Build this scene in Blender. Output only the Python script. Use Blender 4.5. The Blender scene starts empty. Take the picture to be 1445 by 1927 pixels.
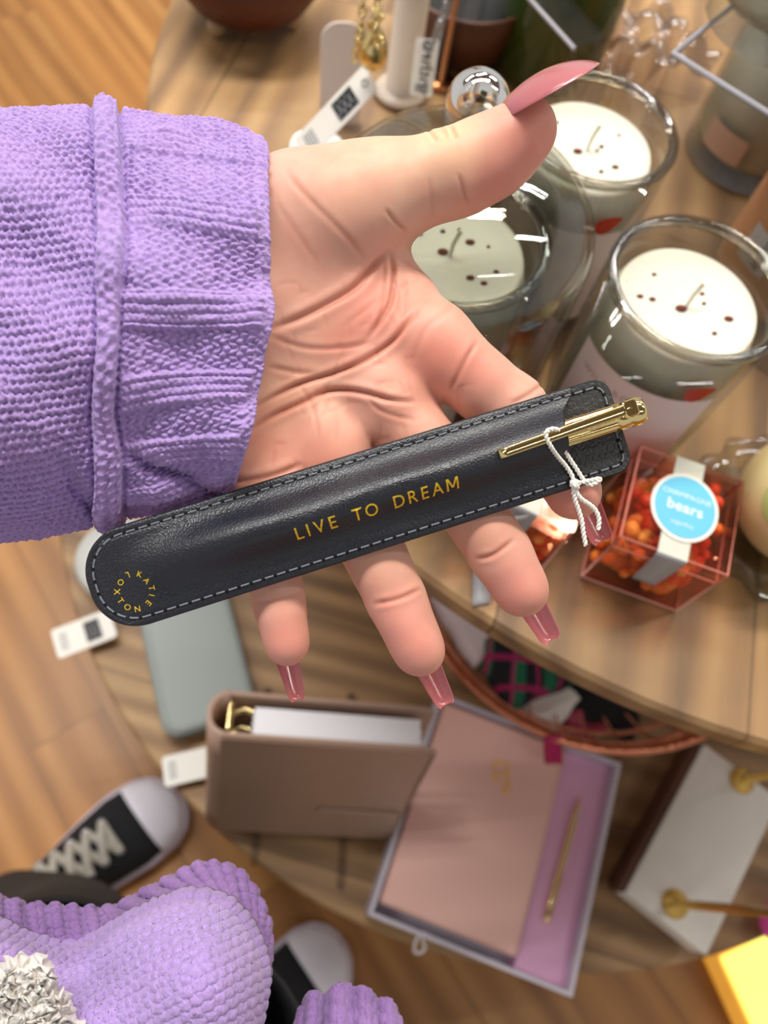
import bpy, math, random
import numpy as np
from mathutils import Vector, Matrix

random.seed(7)
rng = np.random.default_rng(11)
sc = bpy.context.scene
PI = math.pi

# ------------------------------------------------------------------ camera
F_PX, CX, CY = 1447.0, 722.5, 963.5
CAM = np.array([0.0, 0.0, 1.15])
_up = np.array([172.0, 677.0, 1447.0]); _up /= np.linalg.norm(_up)
_y = np.array([0.0, 1.0, 0.0]) - _up * _up[1]; _y /= np.linalg.norm(_y)
_x = np.cross(_y, _up)
ROT = np.array([_x, _y, _up])            # camera axes (right, up, back) to world


def ray(px, py):
    return ROT @ np.array([(px - CX) / F_PX, -(py - CY) / F_PX, -1.0])


def P(px, py, z):
    """the place at height z that the photograph shows at this pixel"""
    r = ray(px, py)
    return CAM + r * ((z - CAM[2]) / r[2])


def D(px, py, d):
    """the place d metres in front of the lens that shows at this pixel"""
    return CAM + ray(px, py) * d


cam_data = bpy.data.cameras.new('camera')
cam = bpy.data.objects.new('camera', cam_data)
sc.collection.objects.link(cam)
m4 = Matrix(ROT.tolist()).to_4x4()
m4.translation = Vector(CAM)
cam.matrix_world = m4
cam_data.sensor_fit = 'VERTICAL'
cam_data.sensor_height = 36.0
cam_data.lens = 36.0 * F_PX / 1927.0
cam_data.clip_start = 0.01
cam_data.clip_end = 50
cam_data.dof.use_dof = True
cam_data.dof.focus_distance = 0.222
cam_data.dof.aperture_fstop = cam_data.lens / 2.8
sc.camera = cam

# ------------------------------------------------------------------ light
world = bpy.data.worlds.new('shop_light')
sc.world = world
world.use_nodes = True
world.node_tree.nodes['Background'].inputs[0].default_value = (1.0, 0.97, 0.94, 1)
world.node_tree.nodes['Background'].inputs[1].default_value = 0.66
sc.view_settings.view_transform = 'Standard'
sc.view_settings.look = 'None'
sc.view_settings.gamma = 1.0
sc.view_settings.use_curve_mapping = False
sc.view_settings.exposure = -0.34


def tube_light(x, y, z, rz, length, w, col, name='ceiling_tube'):
    l = bpy.data.lights.new(name, 'AREA')
    l.shape = 'RECTANGLE'; l.size = length; l.size_y = 0.025
    l.energy = w; l.color = col
    o = bpy.data.objects.new(name, l)
    o.location = (x, y, z); o.rotation_euler = (0, 0, rz)
    sc.collection.objects.link(o)


for (x, y, l_, w, c) in ((-0.35, 0.95, 1.2, 30, (1, .98, .95)), (-0.35, 1.12, 1.2, 30, (1, .98, .95)),
                         (0.70, 1.02, 0.6, 15, (1, .86, .62)), (0.70, 1.19, 0.6, 15, (1, .86, .62)),
                         (-1.3, 2.3, 1.2, 26, (1, .98, .95)), (0.3, 2.3, 1.2, 26, (1, .98, .95)), (1.9, 2.3, 1.2, 26, (1, .98, .95)),
                         (1.9, 0.6, 1.2, 20, (1, .97, .92)), (-1.8, 0.6, 1.2, 20, (1, .98, .95)),
                         (-1.2, -1.0, 1.2, 5, (1, .98, .95)), (1.2, -1.0, 1.2, 8, (1, .97, .94))):
    tube_light(x, y, 2.92, 0.12, l_, w, c)


# ------------------------------------------------------------------ helpers
def lin(c):
    return tuple(((v / 255) / 12.92 if v / 255 <= 0.04045 else ((v / 255 + 0.055) / 1.055) ** 2.4) for v in c)


class N:
    """small node-tree helper"""
    def __init__(s, name):
        s.m = bpy.data.materials.new(name); s.m.use_nodes = True
        s.t = s.m.node_tree; s.t.nodes.clear()
        s.out = s.t.nodes.new('ShaderNodeOutputMaterial')

    def n(s, typ, ins=None, **kw):
        nd = s.t.nodes.new('ShaderNode' + typ)
        for k, v in kw.items():
            setattr(nd, k, v)
        for k, v in (ins or {}).items():
            if isinstance(v, bpy.types.NodeSocket):
                s.t.links.new(v, nd.inputs[k])
            else:
                if isinstance(v, tuple) and len(v) == 3 and nd.inputs[k].type == 'RGBA':
                    v = v + (1,)
                nd.inputs[k].default_value = v
        return nd

    def surf(s, sock):
        s.t.links.new(sock, s.out.inputs[0]); return s.m

    def coord(s, rot=(0, 0, 0), scale=(1, 1, 1), kind='Object'):
        c = s.n('TexCoord')
        return s.n('Mapping', {'Vector': c.outputs[kind], 'Rotation': rot, 'Scale': scale}).outputs[0]

    def ramp(s, fac, stops):
        r = s.n('ValToRGB', {'Fac': fac})
        el = r.color_ramp.elements
        while len(el) < len(stops): el.new(0.5)
        for e, (p, c) in zip(el, stops):
            e.position = p; e.color = (*c, 1)
        return r.outputs[0]

    def mix(s, fac, a, b, blend='MIX'):
        return s.n('MixRGB', {'Fac': fac, 'Color1': a, 'Color2': b}, blend_type=blend).outputs[0]

    def bump(s, h, strength=0.3, dist=0.001):
        return s.n('Bump', {'Height': h, 'Strength': strength, 'Distance': dist}).outputs[0]


def mat(name, col, rough=0.5, metal=0.0, bump=None, vary=0.0, sheen=0.0, spec=0.5, emit=None, coat=0.0, trans=0.0, ior=1.45, sss=0.0):
    n = N(name)
    c = lin(col)
    base = c
    if vary:
        nz = n.n('TexNoise', {'Vector': n.coord(), 'Scale': 22.0, 'Detail': 4.0}).outputs[0]
        base = n.ramp(nz, [(0.3, tuple(v * (1 - vary) for v in c)), (0.7, tuple(min(1, v * (1 + vary)) for v in c))])
    ins = {'Base Color': base, 'Roughness': rough, 'Metallic': metal, 'Sheen Weight': sheen, 'Specular IOR Level': spec,
           'Coat Weight': coat, 'Transmission Weight': trans, 'IOR': ior}
    if sss:
        ins['Subsurface Weight'] = 1.0; ins['Subsurface Scale'] = sss; ins['Subsurface Radius'] = (1.0, 0.6, 0.4)
    if emit:
        ins['Emission Color'] = lin(emit[0]); ins['Emission Strength'] = emit[1]
    if bump:
        h = n.n('TexNoise', {'Vector': n.coord(), 'Scale': bump[0], 'Detail': 3.0}).outputs[0]
        ins['Normal'] = n.bump(h, bump[1], bump[2])
    return n.surf(n.n('BsdfPrincipled', ins).outputs[0])


def glass_mat(name, tint=(255, 255, 255), rough=0.02, refl=0.10, edge=1.0, dark=0.7):
    """thin clear glass: light goes straight through, edges reflect"""
    n = N(name)
    lw = n.n('LayerWeight', {'Blend': 0.35}).outputs['Facing']
    p = n.n('Math', {0: lw, 1: 2.2}, operation='POWER').outputs[0]
    f = n.n('Math', {0: p, 1: 0.55 * edge, 2: refl}, operation='MULTIPLY_ADD').outputs[0]
    f.node.use_clamp = True
    tcol = n.mix(p, lin(tint), tuple(v * dark for v in lin(tint)))
    tr = n.n('BsdfTransparent', {'Color': tcol}).outputs[0]
    gl = n.n('BsdfGlossy', {'Color': (1, 1, 1), 'Roughness': rough}).outputs[0]
    return n.surf(n.n('MixShader', {0: f, 1: tr, 2: gl}).outputs[0])


def wood(name, dark, mid, light, rot=0.0, plank=None, rough=0.5, grain=1.0, grey=None, plank_len=0.9):
    n = N(name)
    co = n.coord(rot=(0, 0, rot))
    st = n.n('Mapping', {'Vector': co, 'Scale': (22 * grain, 2.2 * grain, 22 * grain)}).outputs[0]
    if plank:
        br = n.n('TexBrick', {'Vector': n.n('Mapping', {'Vector': co, 'Rotation': (0, 0, PI / 2)}).outputs[0], 'Color1': (0.12, 0.12, 0.12), 'Color2': (0.9, 0.9, 0.9), 'Mortar': (0.5, 0.5, 0.5), 'Scale': 1.0,
                              'Mortar Size': 0.0009, 'Bias': 0.0, 'Brick Width': plank_len, 'Row Height': plank}, offset=0.37)
        shift = n.n('VectorMath', {0: br.outputs[0], 1: (7.0, 3.0, 5.0)}, operation='MULTIPLY').outputs[0]
        st = n.n('VectorMath', {0: st, 1: shift}, operation='ADD').outputs[0]
    w = n.n('TexWave', {'Vector': st, 'Scale': 0.35, 'Distortion': 7.0, 'Detail': 3.0, 'Detail Scale': 0.8}, wave_type='BANDS', bands_direction='X').outputs[0 if False else 1]
    z1 = n.n('TexNoise', {'Vector': st, 'Scale': 1.1, 'Detail': 6.0, 'Roughness': 0.6}).outputs[0]
    f = n.mix(0.72, w, z1)
    c = n.ramp(f, [(0.25, lin(dark)), (0.5, lin(mid)), (0.75, lin(light))])
    z3 = n.n('TexNoise', {'Vector': co, 'Scale': 5.0, 'Detail': 3.0}).outputs[0]
    c = n.mix(n.ramp(z3, [(0.35, (0, 0, 0)), (0.7, (0.5, 0.5, 0.5))]), c, lin(grey or mid))
    if plank:
        c = n.mix(0.34, c, n.mix(1.0, c, n.ramp(br.outputs[0], [(0.1, (0.55, 0.55, 0.55)), (0.9, (1.35, 1.3, 1.2))]), 'MULTIPLY'))
        c = n.mix(n.n('Math', {0: br.outputs['Fac'], 1: 0.55}, operation='MULTIPLY').outputs[0], c, tuple(v * 0.4 for v in lin(dark)))
    return n.surf(n.n('BsdfPrincipled', {'Base Color': c, 'Roughness': rough, 'Normal': n.bump(z1, 0.15, 0.0006)}).outputs[0])


class MB:
    """collects vertices and faces; build() links them as ONE mesh object"""
    def __init__(s):
        s.v = []; s.f = []; s.n = 0; s.sm = []

    def add(s, v, f, smooth=True):
        v = np.asarray(v, float).reshape(-1, 3)
        s.v.append(v)
        s.f += [tuple(int(i) + s.n for i in q) for q in f]
        s.sm += [smooth] * len(f)
        s.n += len(v); return s

    def grid(s, g, close_u=False, close_v=False, smooth=True, flip=False):
        g = np.asarray(g, float); a, b = g.shape[:2]
        idx = np.arange(a * b).reshape(a, b)
        if close_u: idx = np.vstack([idx, idx[:1]])
        if close_v: idx = np.hstack([idx, idx[:, :1]])
        q = np.stack([idx[:-1, :-1], idx[1:, :-1], idx[1:, 1:], idx[:-1, 1:]], -1).reshape(-1, 4)
        if flip: q = q[:, ::-1]
        return s.add(g.reshape(-1, 3), q.tolist(), smooth)

    def box(s, lo, hi, M=None, bevel=0.0):
        lo = np.array(lo, float); hi = np.array(hi, float)
        if bevel <= 0:
            v = np.array([[(lo, hi)[i][0], (lo, hi)[j][1], (lo, hi)[k][2]] for i in (0, 1) for j in (0, 1) for k in (0, 1)])
            f = [(0, 1, 3, 2), (4, 6, 7, 5), (0, 4, 5, 1), (2, 3, 7, 6), (0, 2, 6, 4), (1, 5, 7, 3)]
            return s.add(app(M, v), f, False)
        r = min(bevel, *(0.5 * (hi - lo)))
        return s.slab(rrect(hi[0] - lo[0], hi[1] - lo[1], r, 4) + (lo[:2] + hi[:2]) / 2, lo[2], hi[2], M, r * 0.5)

    def slab(s, out, z0, z1, M=None, bv=0.0):
        """prism over a 2D outline with a softened top and bottom edge"""
        out = np.asarray(out, float); c = out.mean(0); n = len(out)
        if bv > 0:
            sz = np.abs(out - c).max(0); k = 1 - bv / sz
            rings = [(c + (out - c) * k, z0), (out, z0 + bv), (out, z1 - bv), (c + (out - c) * k, z1)]
        else:
            rings = [(out, z0), (out, z1)]
        v = np.vstack([np.c_[o, np.full(n, z)] for o, z in rings])
        f = []
        for k in range(len(rings) - 1):
            f += [(k * n + i, k * n + (i + 1) % n, (k + 1) * n + (i + 1) % n, (k + 1) * n + i) for i in range(n)]
        f += [tuple(range(n))[::-1], tuple((len(rings) - 1) * n + i for i in range(n))]
        return s.add(app(M, v), f, False)

    def lathe(s, prof, seg=48, M=None, mod=None, smooth=True):
        """prof: (r, z) pairs; mod(theta, i) scales the radius"""
        th = np.linspace(0, 2 * PI, seg, endpoint=False)
        g = np.array([[[r * math.cos(t) * (mod(t, i) if mod else 1), r * math.sin(t) * (mod(t, i) if mod else 1), z] for t in th] for i, (r, z) in enumerate(prof)])
        g = app(M, g.reshape(-1, 3)).reshape(g.shape)
        return s.grid(g, close_v=True, smooth=smooth)

    def tube(s, pts, r, seg=10, cap=True, close=False, flat=1.0):
        pts = np.asarray(pts, float); n = len(pts)
        rr = np.full(n, r) if np.isscalar(r) else np.asarray(r)
        tan = np.gradient(pts, axis=0) if not close else np.roll(pts, -1, 0) - np.roll(pts, 1, 0)
        tan /= np.linalg.norm(tan, axis=1)[:, None] + 1e-12
        u = np.cross(tan[0], [0, 0, 1.0])
        if np.linalg.norm(u) < 1e-3: u = np.cross(tan[0], [0, 1.0, 0])
        u /= np.linalg.norm(u); g = []
        for i in range(n):
            u = u - tan[i] * (u @ tan[i]); u /= np.linalg.norm(u); w = np.cross(tan[i], u)
            th = np.linspace(0, 2 * PI, seg, endpoint=False)
            g.append(pts[i] + rr[i] * (np.cos(th)[:, None] * u + flat * np.sin(th)[:, None] * w))
        g = np.array(g)
        s.grid(g, close_v=True, close_u=close)
        if cap and not close:
            k = s.n - n * seg
            s.f += [tuple(k + i for i in range(seg))[::-1], tuple(k + (n - 1) * seg + i for i in range(seg))]
            s.sm += [False, False]
        return s

    def sphere(s, c, r, seg=24, rings=14, M=None):
        r = np.array([r] * 3 if np.isscalar(r) else r, float)
        ph = np.linspace(0.001, PI - 0.001, rings); th = np.linspace(0, 2 * PI, seg, endpoint=False)
        g = np.array([[np.array(c) + r * np.array([math.sin(a) * math.cos(b), math.sin(a) * math.sin(b), -math.cos(a)]) for b in th] for a in ph])
        g = app(M, g.reshape(-1, 3)).reshape(g.shape)
        return s.grid(g, close_v=True)

    def build(s, name, m, parent=None, mod=None, world=False):
        """world=True: the vertices are world places, the parent's own place is taken off"""
        v = np.vstack(s.v)
        if world and parent is not None:
            p = parent
            off = np.zeros(3)
            while p is not None:
                off += np.array(p.location); p = p.parent
            v = v - off
        me = bpy.data.meshes.new(name)
        me.from_pydata(v.tolist(), [], s.f)
        me.polygons.foreach_set('use_smooth', s.sm)
        me.materials.append(m); me.update()
        o = bpy.data.objects.new(name, me)
        sc.collection.objects.link(o)
        if parent is not None: o.parent = parent
        if mod: mod(o)
        return o


def app(M, v):
    v = np.asarray(v, float).reshape(-1, 3)
    if M is None: return v
    M = np.asarray(M)
    return v @ M[:3, :3].T + M[:3, 3]


def TR(x=0, y=0, z=0, rz=0, rx=0, ry=0):
    return np.array(Matrix.Translation((x, y, z)) @ Matrix.Rotation(rz, 4, 'Z') @ Matrix.Rotation(ry, 4, 'Y') @ Matrix.Rotation(rx, 4, 'X'))


def frame(o, ex, ey, ez=None):
    ex = np.array(ex) / np.linalg.norm(ex); ey = np.array(ey) - ex * (np.array(ey) @ ex); ey /= np.linalg.norm(ey)
    M = np.eye(4); M[:3, 0] = ex; M[:3, 1] = ey; M[:3, 2] = np.cross(ex, ey); M[:3, 3] = o
    return M


def rrect(w, h, r, k=6):
    out = []
    for cx, cy, a in ((w / 2 - r, h / 2 - r, 0), (-w / 2 + r, h / 2 - r, 90), (-w / 2 + r, -h / 2 + r, 180), (w / 2 - r, -h / 2 + r, 270)):
        for i in range(k + 1):
            t = math.radians(a + 90 * i / k)
            out.append((cx + r * math.cos(t), cy + r * math.sin(t)))
    return np.array(out)


def spline(pts, n):
    """Catmull-Rom through points, n samples"""
    p = np.asarray(pts, float)
    p = np.vstack([2 * p[0] - p[1], p, 2 * p[-1] - p[-2]])
    m = len(p) - 3; out = []
    for t in np.linspace(0, m - 1e-9, n):
        i = int(t); u = t - i
        a, b, c, d = p[i:i + 4]
        out.append(0.5 * ((2 * b) + (-a + c) * u + (2 * a - 5 * b + 4 * c - d) * u * u + (-a + 3 * b - 3 * c + d) * u ** 3))
    return np.array(out)


def tag(o, label, cat, group=None, kind=None):
    if label: o['label'] = label
    if cat: o['category'] = cat
    if group: o['group'] = group
    if kind: o['kind'] = kind
    return o


def thing(name, label, cat, loc=(0, 0, 0), rz=0.0, group=None):
    o = bpy.data.objects.new(name, None)
    o.empty_display_size = 0.02
    o.location = tuple(float(v) for v in loc); o.rotation_euler = (0, 0, rz)
    sc.collection.objects.link(o)
    return tag(o, label, cat, group)


_text_cache = {}


def text_verts(s, size=1.0, space=1.0, bold=0.0, subdiv=1):
    """flat letters as (verts, faces), centred, cap height = size"""
    k = (s, space, bold, subdiv)
    if k not in _text_cache:
        cu = bpy.data.curves.new('t', 'FONT'); cu.body = s; cu.size = 1.0; cu.space_character = space; cu.offset = bold
        cu.align_x = 'CENTER'; cu.resolution_u = 3
        ob = bpy.data.objects.new('t', cu); sc.collection.objects.link(ob)
        dg = bpy.context.evaluated_depsgraph_get()
        me = ob.evaluated_get(dg).to_mesh()
        v = np.array([tuple(q.co) for q in me.vertices]).reshape(-1, 3); f = [tuple(p.vertices) for p in me.polygons]
        ob.evaluated_get(dg).to_mesh_clear()
        bpy.data.objects.remove(ob); bpy.data.curves.remove(cu)
        _text_cache[k] = (v, f)
    v, f = _text_cache[k]
    v = v.copy(); v[:, 1] -= 0.34; v *= size / 0.69
    return v, f


def duplicate(root, loc, rz, label, group=None):
    r = root.copy(); sc.collection.objects.link(r)
    r.location = tuple(float(v) for v in loc); r.rotation_euler = (0, 0, rz)
    r['label'] = label
    if group: r['group'] = group
    for ch in list(root.children):
        c = ch.copy(); sc.collection.objects.link(c); c.parent = r
        for g in list(ch.children):
            d = g.copy(); sc.collection.objects.link(d); d.parent = c
    return r


def disc(r, z, cx=0, cy=0, seg=48):
    t = np.linspace(0, 2 * PI, seg, endpoint=False)
    return np.c_[cx + r * np.cos(t), cy + r * np.sin(t), np.full(seg, z)]
# ------------------------------------------------------------------ the setting
M_floor = wood('floor_boards', (132, 86, 38), (164, 112, 56), (190, 138, 78), rot=-0.55, plank=0.11, rough=0.38, grain=0.8)
fl = MB().box((-3, -3, -0.05), (3.5, 3.5, 0.0)).build('floor', M_floor)
fl['kind'] = 'structure'
M_ceil = mat('ceiling_tiles', (128, 124, 118), 0.85)
ce = MB().box((-3, -3, 3.0), (3.5, 3.5, 3.1)).build('ceiling', M_ceil)
ce['kind'] = 'structure'

M_top = wood('mango_wood', (106, 76, 44), (162, 122, 74), (192, 154, 98), rot=0.32, rough=0.5, grain=1.5, grey=(138, 116, 96), plank=0.14, plank_len=3.0)
M_low = wood('mango_wood_low', (104, 76, 48), (146, 112, 74), (178, 144, 100), rot=-1.25, rough=0.55, grain=1.3, grey=(148, 120, 92), plank=0.12, plank_len=3.0)
M_edge = wood('wood_edge', (104, 78, 50), (140, 108, 72), (164, 130, 90), rot=0.3, rough=0.6)
M_iron = mat('dark_iron', (45, 42, 40), 0.5, 0.8)

UP_C, UP_R, UP_Z = np.array([0.387, 0.516]), 0.491, 0.765
LO_C, LO_R, LO_Z = np.array([0.312, 0.483]), 0.587, 0.32
TH = 0.021


def round_top(name, c, r, z, m, label, parent):
    mb = MB()
    z -= 0.0008
    prof = [(0, z - TH), (r - 0.004, z - TH), (r, z - TH + 0.003), (r, z - 0.003), (r - 0.003, z), (0, z)]
    mb.lathe(prof, 160, TR(c[0], c[1], 0), smooth=False)
    o = mb.build(name, m, parent, world=True)
    o['label'] = label
    return o


t = thing('display_table', 'two-tier round wooden display table holding candles above and notebooks on its low shelf', 'table', (UP_C[0], UP_C[1], 0))
round_top('tabletop', UP_C, UP_R, UP_Z, M_top, 'upper round wooden top', t)
round_top('shelf', LO_C, LO_R, LO_Z, M_low, 'wider round lower tier', t)
for a in (20, 110, 200, 290):
    a = math.radians(a)
    x, y = 0.47 + 0.19 * math.cos(a), 0.64 + 0.19 * math.sin(a)
    MB().tube([(x, y, LO_Z), (x, y, UP_Z - TH - .001)], 0.016, 14).build('upper_post', M_iron, t, world=True)
    x, y = 0.32 + 0.42 * math.cos(a), 0.50 + 0.42 * math.sin(a)
    MB().tube([(x, y, 0.0), (x, y, LO_Z - TH - .001)], 0.02, 14).build('leg', M_iron, t, world=True)
# ------------------------------------------------------------------ the person: hand
# The hand is worked out in millimetres on the camera's axes (X right, Y down, Z away from the lens) and then placed in the room.
HAND_STEP = 0.6


def mm(px, py, Z):
    return np.array([(px - CX) / F_PX * Z, (py - CY) / F_PX * Z, Z])


def cam_to_world(v):
    v = np.asarray(v, float)
    c = np.stack([v[..., 0], -v[..., 1], -v[..., 2]], -1) / 1000.0
    return c @ ROT.T + CAM


def seg_r(p, a, b, ra, rb, flat=1.0):
    """distance to a tapering rounded limb between two joints; flat<1 squashes it front to back"""
    a = np.array(a, np.float32); b = np.array(b, np.float32)
    ab = b - a
    px, py, pz = p[0] - a[0], p[1] - a[1], p[2] - a[2]
    t = np.clip((px * ab[0] + py * ab[1] + pz * ab[2]) / float(ab @ ab), 0, 1)
    dx, dy, dz = px - t * ab[0], py - t * ab[1], (pz - t * ab[2]) / flat
    return np.sqrt(dx * dx + dy * dy + dz * dz) - (ra + (rb - ra) * t)


def smin(a, b, k):
    h = np.clip(0.5 + 0.5 * (b - a) / k, 0, 1)
    return b + (a - b) * h - k * h * (1 - h)


def J(px, py, Z, rpx):
    return (mm(px, py, Z), rpx * Z / F_PX)


def chain(p, js, k=3.0, flats=None):
    d = None
    for i in range(len(js) - 1):
        q = seg_r(p, js[i][0], js[i + 1][0], js[i][1], js[i + 1][1], (flats or [1] * 9)[i])
        d = q if d is None else smin(d, q, k)
    return d


FINGERS = {
    'index': [J(815, 648, 226, 70), J(958, 768, 228.5, 64), J(1040, 868, 229.5, 55), J(1078, 926, 229.5, 49)],
    'middle': [J(715, 745, 228, 70), J(866, 922, 228, 64), J(938, 1036, 228.5, 57), J(981, 1112, 229, 50)],
    'ring': [J(610, 840, 227, 68), J(683, 990, 226, 60), J(744, 1128, 226, 54), J(788, 1222, 226.5, 50)],
    'pinky': [J(500, 900, 224, 64), J(503, 1010, 223.5, 54), J(524, 1130, 223.5, 47), J(540, 1213, 224, 41)],
}
THUMB = [J(575, 400, 227, 101), J(700, 372, 222, 92), J(868, 322, 218, 71), J(930, 290, 217, 69), J(984, 250, 216, 62)]


def hand_field(p):
    wrist_a, wrist_b = mm(60, 580, 222), mm(440, 580, 224)
    palm = seg_r(p, mm(-80, 590, 214), mm(430, 590, 226), 27, 27.5, 0.78)          # forearm and wrist
    for (a, b, ra, rb, fl) in (
            (mm(450, 560, 229), mm(815, 648, 227), 17, 11.5, 0.85),
            (mm(450, 600, 230), mm(715, 745, 228), 17, 11.5, 0.85),
            (mm(450, 700, 230), mm(610, 840, 228), 17, 11.5, 0.85),
            (mm(440, 740, 229), mm(505, 900, 228), 17, 11.5, 0.85),
            (mm(450, 790, 226), mm(505, 905, 226.5), 13.5, 11, 0.9),               # heel of the hand
            (mm(470, 480, 226), mm(655, 560, 232), 16, 12, 0.9),
            (mm(600, 640, 232), mm(700, 640, 232), 13, 12, 0.9)):
        palm = smin(palm, seg_r(p, a, b, ra, rb, fl), 9)
    # pads under the finger roots
    for (x, y, Z, r) in ((822, 652, 221.5, 52), (722, 742, 221.5, 52), (615, 832, 221, 52), (520, 872, 222, 58)):
        q = seg_r(p, mm(x - 8, y - 8, Z), mm(x + 8, y + 8, Z), r * Z / F_PX, r * Z / F_PX, 0.75)
        palm = smin(palm, q, 8)
    thumb = chain(p, THUMB, 6)
    thumb = smin(thumb, seg_r(p, mm(500, 425, 225), mm(620, 420, 222), 15.5, 15.0, 0.95), 12)   # ball of the thumb
    thumb = smin(thumb, seg_r(p, mm(968, 262, 213.5), mm(990, 236, 213.5), 8.2, 6.5, 1.0), 4)
    d = smin(palm, thumb, 10)
    # web between thumb and forefinger
    d = smin(d, seg_r(p, mm(700, 480, 230), mm(770, 560, 229), 6.0, 7.5, 0.9), 9)
    for nme, js in FINGERS.items():
        f = chain(p, js, 3.0)
        # fleshy pads between the joints
        for a, b, k, g in ((0, 1, .5, 1.0), (1, 2, .5, 0.99), (2, 3, .6, 1.02)):
            c = js[a][0] * (1 - k) + js[b][0] * k; r = (js[a][1] * (1 - k) + js[b][1] * k)
            dirn = (js[b][0] - js[a][0]); dirn = dirn / np.linalg.norm(dirn)
            e = np.array([0, 0, -1.6])
            f = smin(f, seg_r(p, c - dirn * 3 + e, c + dirn * 3 + e, r * 0.9 * g, r * 0.88 * g), 3)
        d = smin(d, f, 4.5)
    return d


# palm lines and joint creases: (pixel polyline, depth mm, width mm, colour strength)
CREASES = [
    ([(737, 470), (705, 500), (668, 540), (615, 572), (560, 600), (505, 622)], 1.5, 1.6, .55),
    ([(735, 472), (741, 515), (736, 560), (718, 600), (690, 640)], 1.3, 1.1, .6),
    ([(722, 490), (725, 540), (716, 590), (700, 625)], 0.5, 0.8, .4),
    ([(790, 580), (762, 612), (736, 644), (689, 674), (632, 701), (573, 719), (528, 739), (465, 775)], 1.5, 1.2, .8),
    ([(700, 640), (660, 652), (597, 656), (550, 648), (501, 628)], .45, 1.1, .45),
    ([(501, 689), (540, 697), (567, 702), (600, 700)], .5, 1.1, .35),
    ([(784, 756), (739, 753), (683, 739), (645, 734), (610, 738), (564, 759), (510, 784), (455, 818)], 1.5, 1.2, .8),
    ([(784, 790), (740, 782), (712, 770), (690, 745)], .4, .9, .35),
    ([(901, 639), (880, 672), (862, 706), (846, 738)], .7, 1.1, .4),
    ([(428, 908), (484, 901), (528, 890), (570, 872)], .9, 1.3, .5),
    ([(560, 720), (590, 770), (602, 830)], .3, .9, .25), ([(645, 660), (610, 740), (575, 800)], .25, .9, .2),
    ([(724, 392), (742, 415), (766, 436)], .42, .9, .5),
    ([(862, 325), (871, 355), (880, 386)], .4, .9, .4), ([(806, 330), (812, 372), (815, 410)], .16, .9, .2),
    ([(540, 320), (557, 347), (597, 389), (628, 420), (668, 462), (690, 490)], .28, 1.3, .35),
    ([(520, 380), (560, 440), (600, 500)], .14, 1.2, .18),
    ([(847, 236), (853, 250), (858, 262)], .9, .9, .25), ([(806, 246), (815, 258), (822, 268)], .6, .9, .2), ([(830, 240), (838, 252), (842, 262)], .4, .8, .2),
    ([(893, 1052), (928, 1044), (968, 1015)], .9, 1.0, .6), ([(701, 1137), (749, 1127), (794, 1107)], .9, 1.0, .6),
    ([(480, 1135), (525, 1128), (572, 1115)], .3, .9, .2),
    ([(960, 760), (990, 745), (1030, 716)], .5, 1.0, .4),
    ([(770, 690), (800, 620), (870, 560)], .2, 1.3, .18), ([(640, 620), (720, 560), (800, 520)], .2, 1.2, .15),
    ([(745, 530), (752, 560), (752, 600)], .3, .8, .2), ([(768, 520), (766, 560), (758, 600)], .25, .8, .2),
]


def poly_dist(q, poly):
    """distance in pixels from points q (n,2) to a polyline, and how far along it (0..1)"""
    poly = spline(poly, len(poly) * 5)
    best = np.full(len(q), 1e9); at = np.zeros(len(q))
    for i in range(len(poly) - 1):
        a, b = poly[i], poly[i + 1]; ab = b - a
        t = np.clip(((q - a) @ ab) / (ab @ ab + 1e-9), 0, 1)
        d = np.hypot(*(q - a - t[:, None] * ab).T)
        m = d < best
        best[m] = d[m]; at[m] = (i + t[m]) / (len(poly) - 1)
    return best, at


def surface_net(f, lo, h):
    """mesh of the zero level of a sampled field"""
    s = f < 0
    nx, ny, nz = f.shape
    cell = np.zeros((nx - 1, ny - 1, nz - 1), np.int8)
    for i in (0, 1):
        for j in (0, 1):
            for k in (0, 1):
                cell += s[i:nx - 1 + i, j:ny - 1 + j, k:nz - 1 + k]
    act = (cell > 0) & (cell < 8)
    ids = -np.ones(act.shape, np.int64); idx = np.argwhere(act); ids[act] = np.arange(len(idx))
    acc = np.zeros((len(idx), 3)); cnt = np.zeros(len(idx))
    I, Jx, K = idx.T
    for ax in range(3):
        for u in (0, 1):
            for v in (0, 1):
                o = [0, 0, 0]; o[(ax + 1) % 3] = u; o[(ax + 2) % 3] = v
                a = f[I + o[0], Jx + o[1], K + o[2]]
                o2 = list(o); o2[ax] = 1
                b = f[I + o2[0], Jx + o2[1], K + o2[2]]
                m = (a < 0) != (b < 0)
                t = np.where(m, a / np.where(m, a - b, 1), 0)
                pt = np.zeros((len(idx), 3)) + o; pt[:, ax] = t
                acc[m] += pt[m]; cnt[m] += 1
    v = (idx + acc / cnt[:, None]) * h + lo
    faces = []
    for ax in range(3):
        sl0 = [slice(None)] * 3; sl1 = [slice(None)] * 3; sl0[ax] = slice(0, -1); sl1[ax] = slice(1, None)
        a, b = s[tuple(sl0)], s[tuple(sl1)]
        e = np.argwhere(a != b)
        u, w = (ax + 1) % 3, (ax + 2) % 3
        e = e[(e[:, u] > 0) & (e[:, w] > 0) & (e[:, u] < f.shape[u] - 1) & (e[:, w] < f.shape[w] - 1)]
        inside = a[tuple(e.T)]
        q = []
        for du, dw in ((-1, -1), (0, -1), (0, 0), (-1, 0)):
            c = e.copy(); c[:, u] += du; c[:, w] += dw
            q.append(ids[tuple(c.T)])
        q = np.stack(q, -1)
        q[~inside] = q[~inside][:, ::-1]
        faces.append(q)
    return v, np.vstack(faces)


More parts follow.
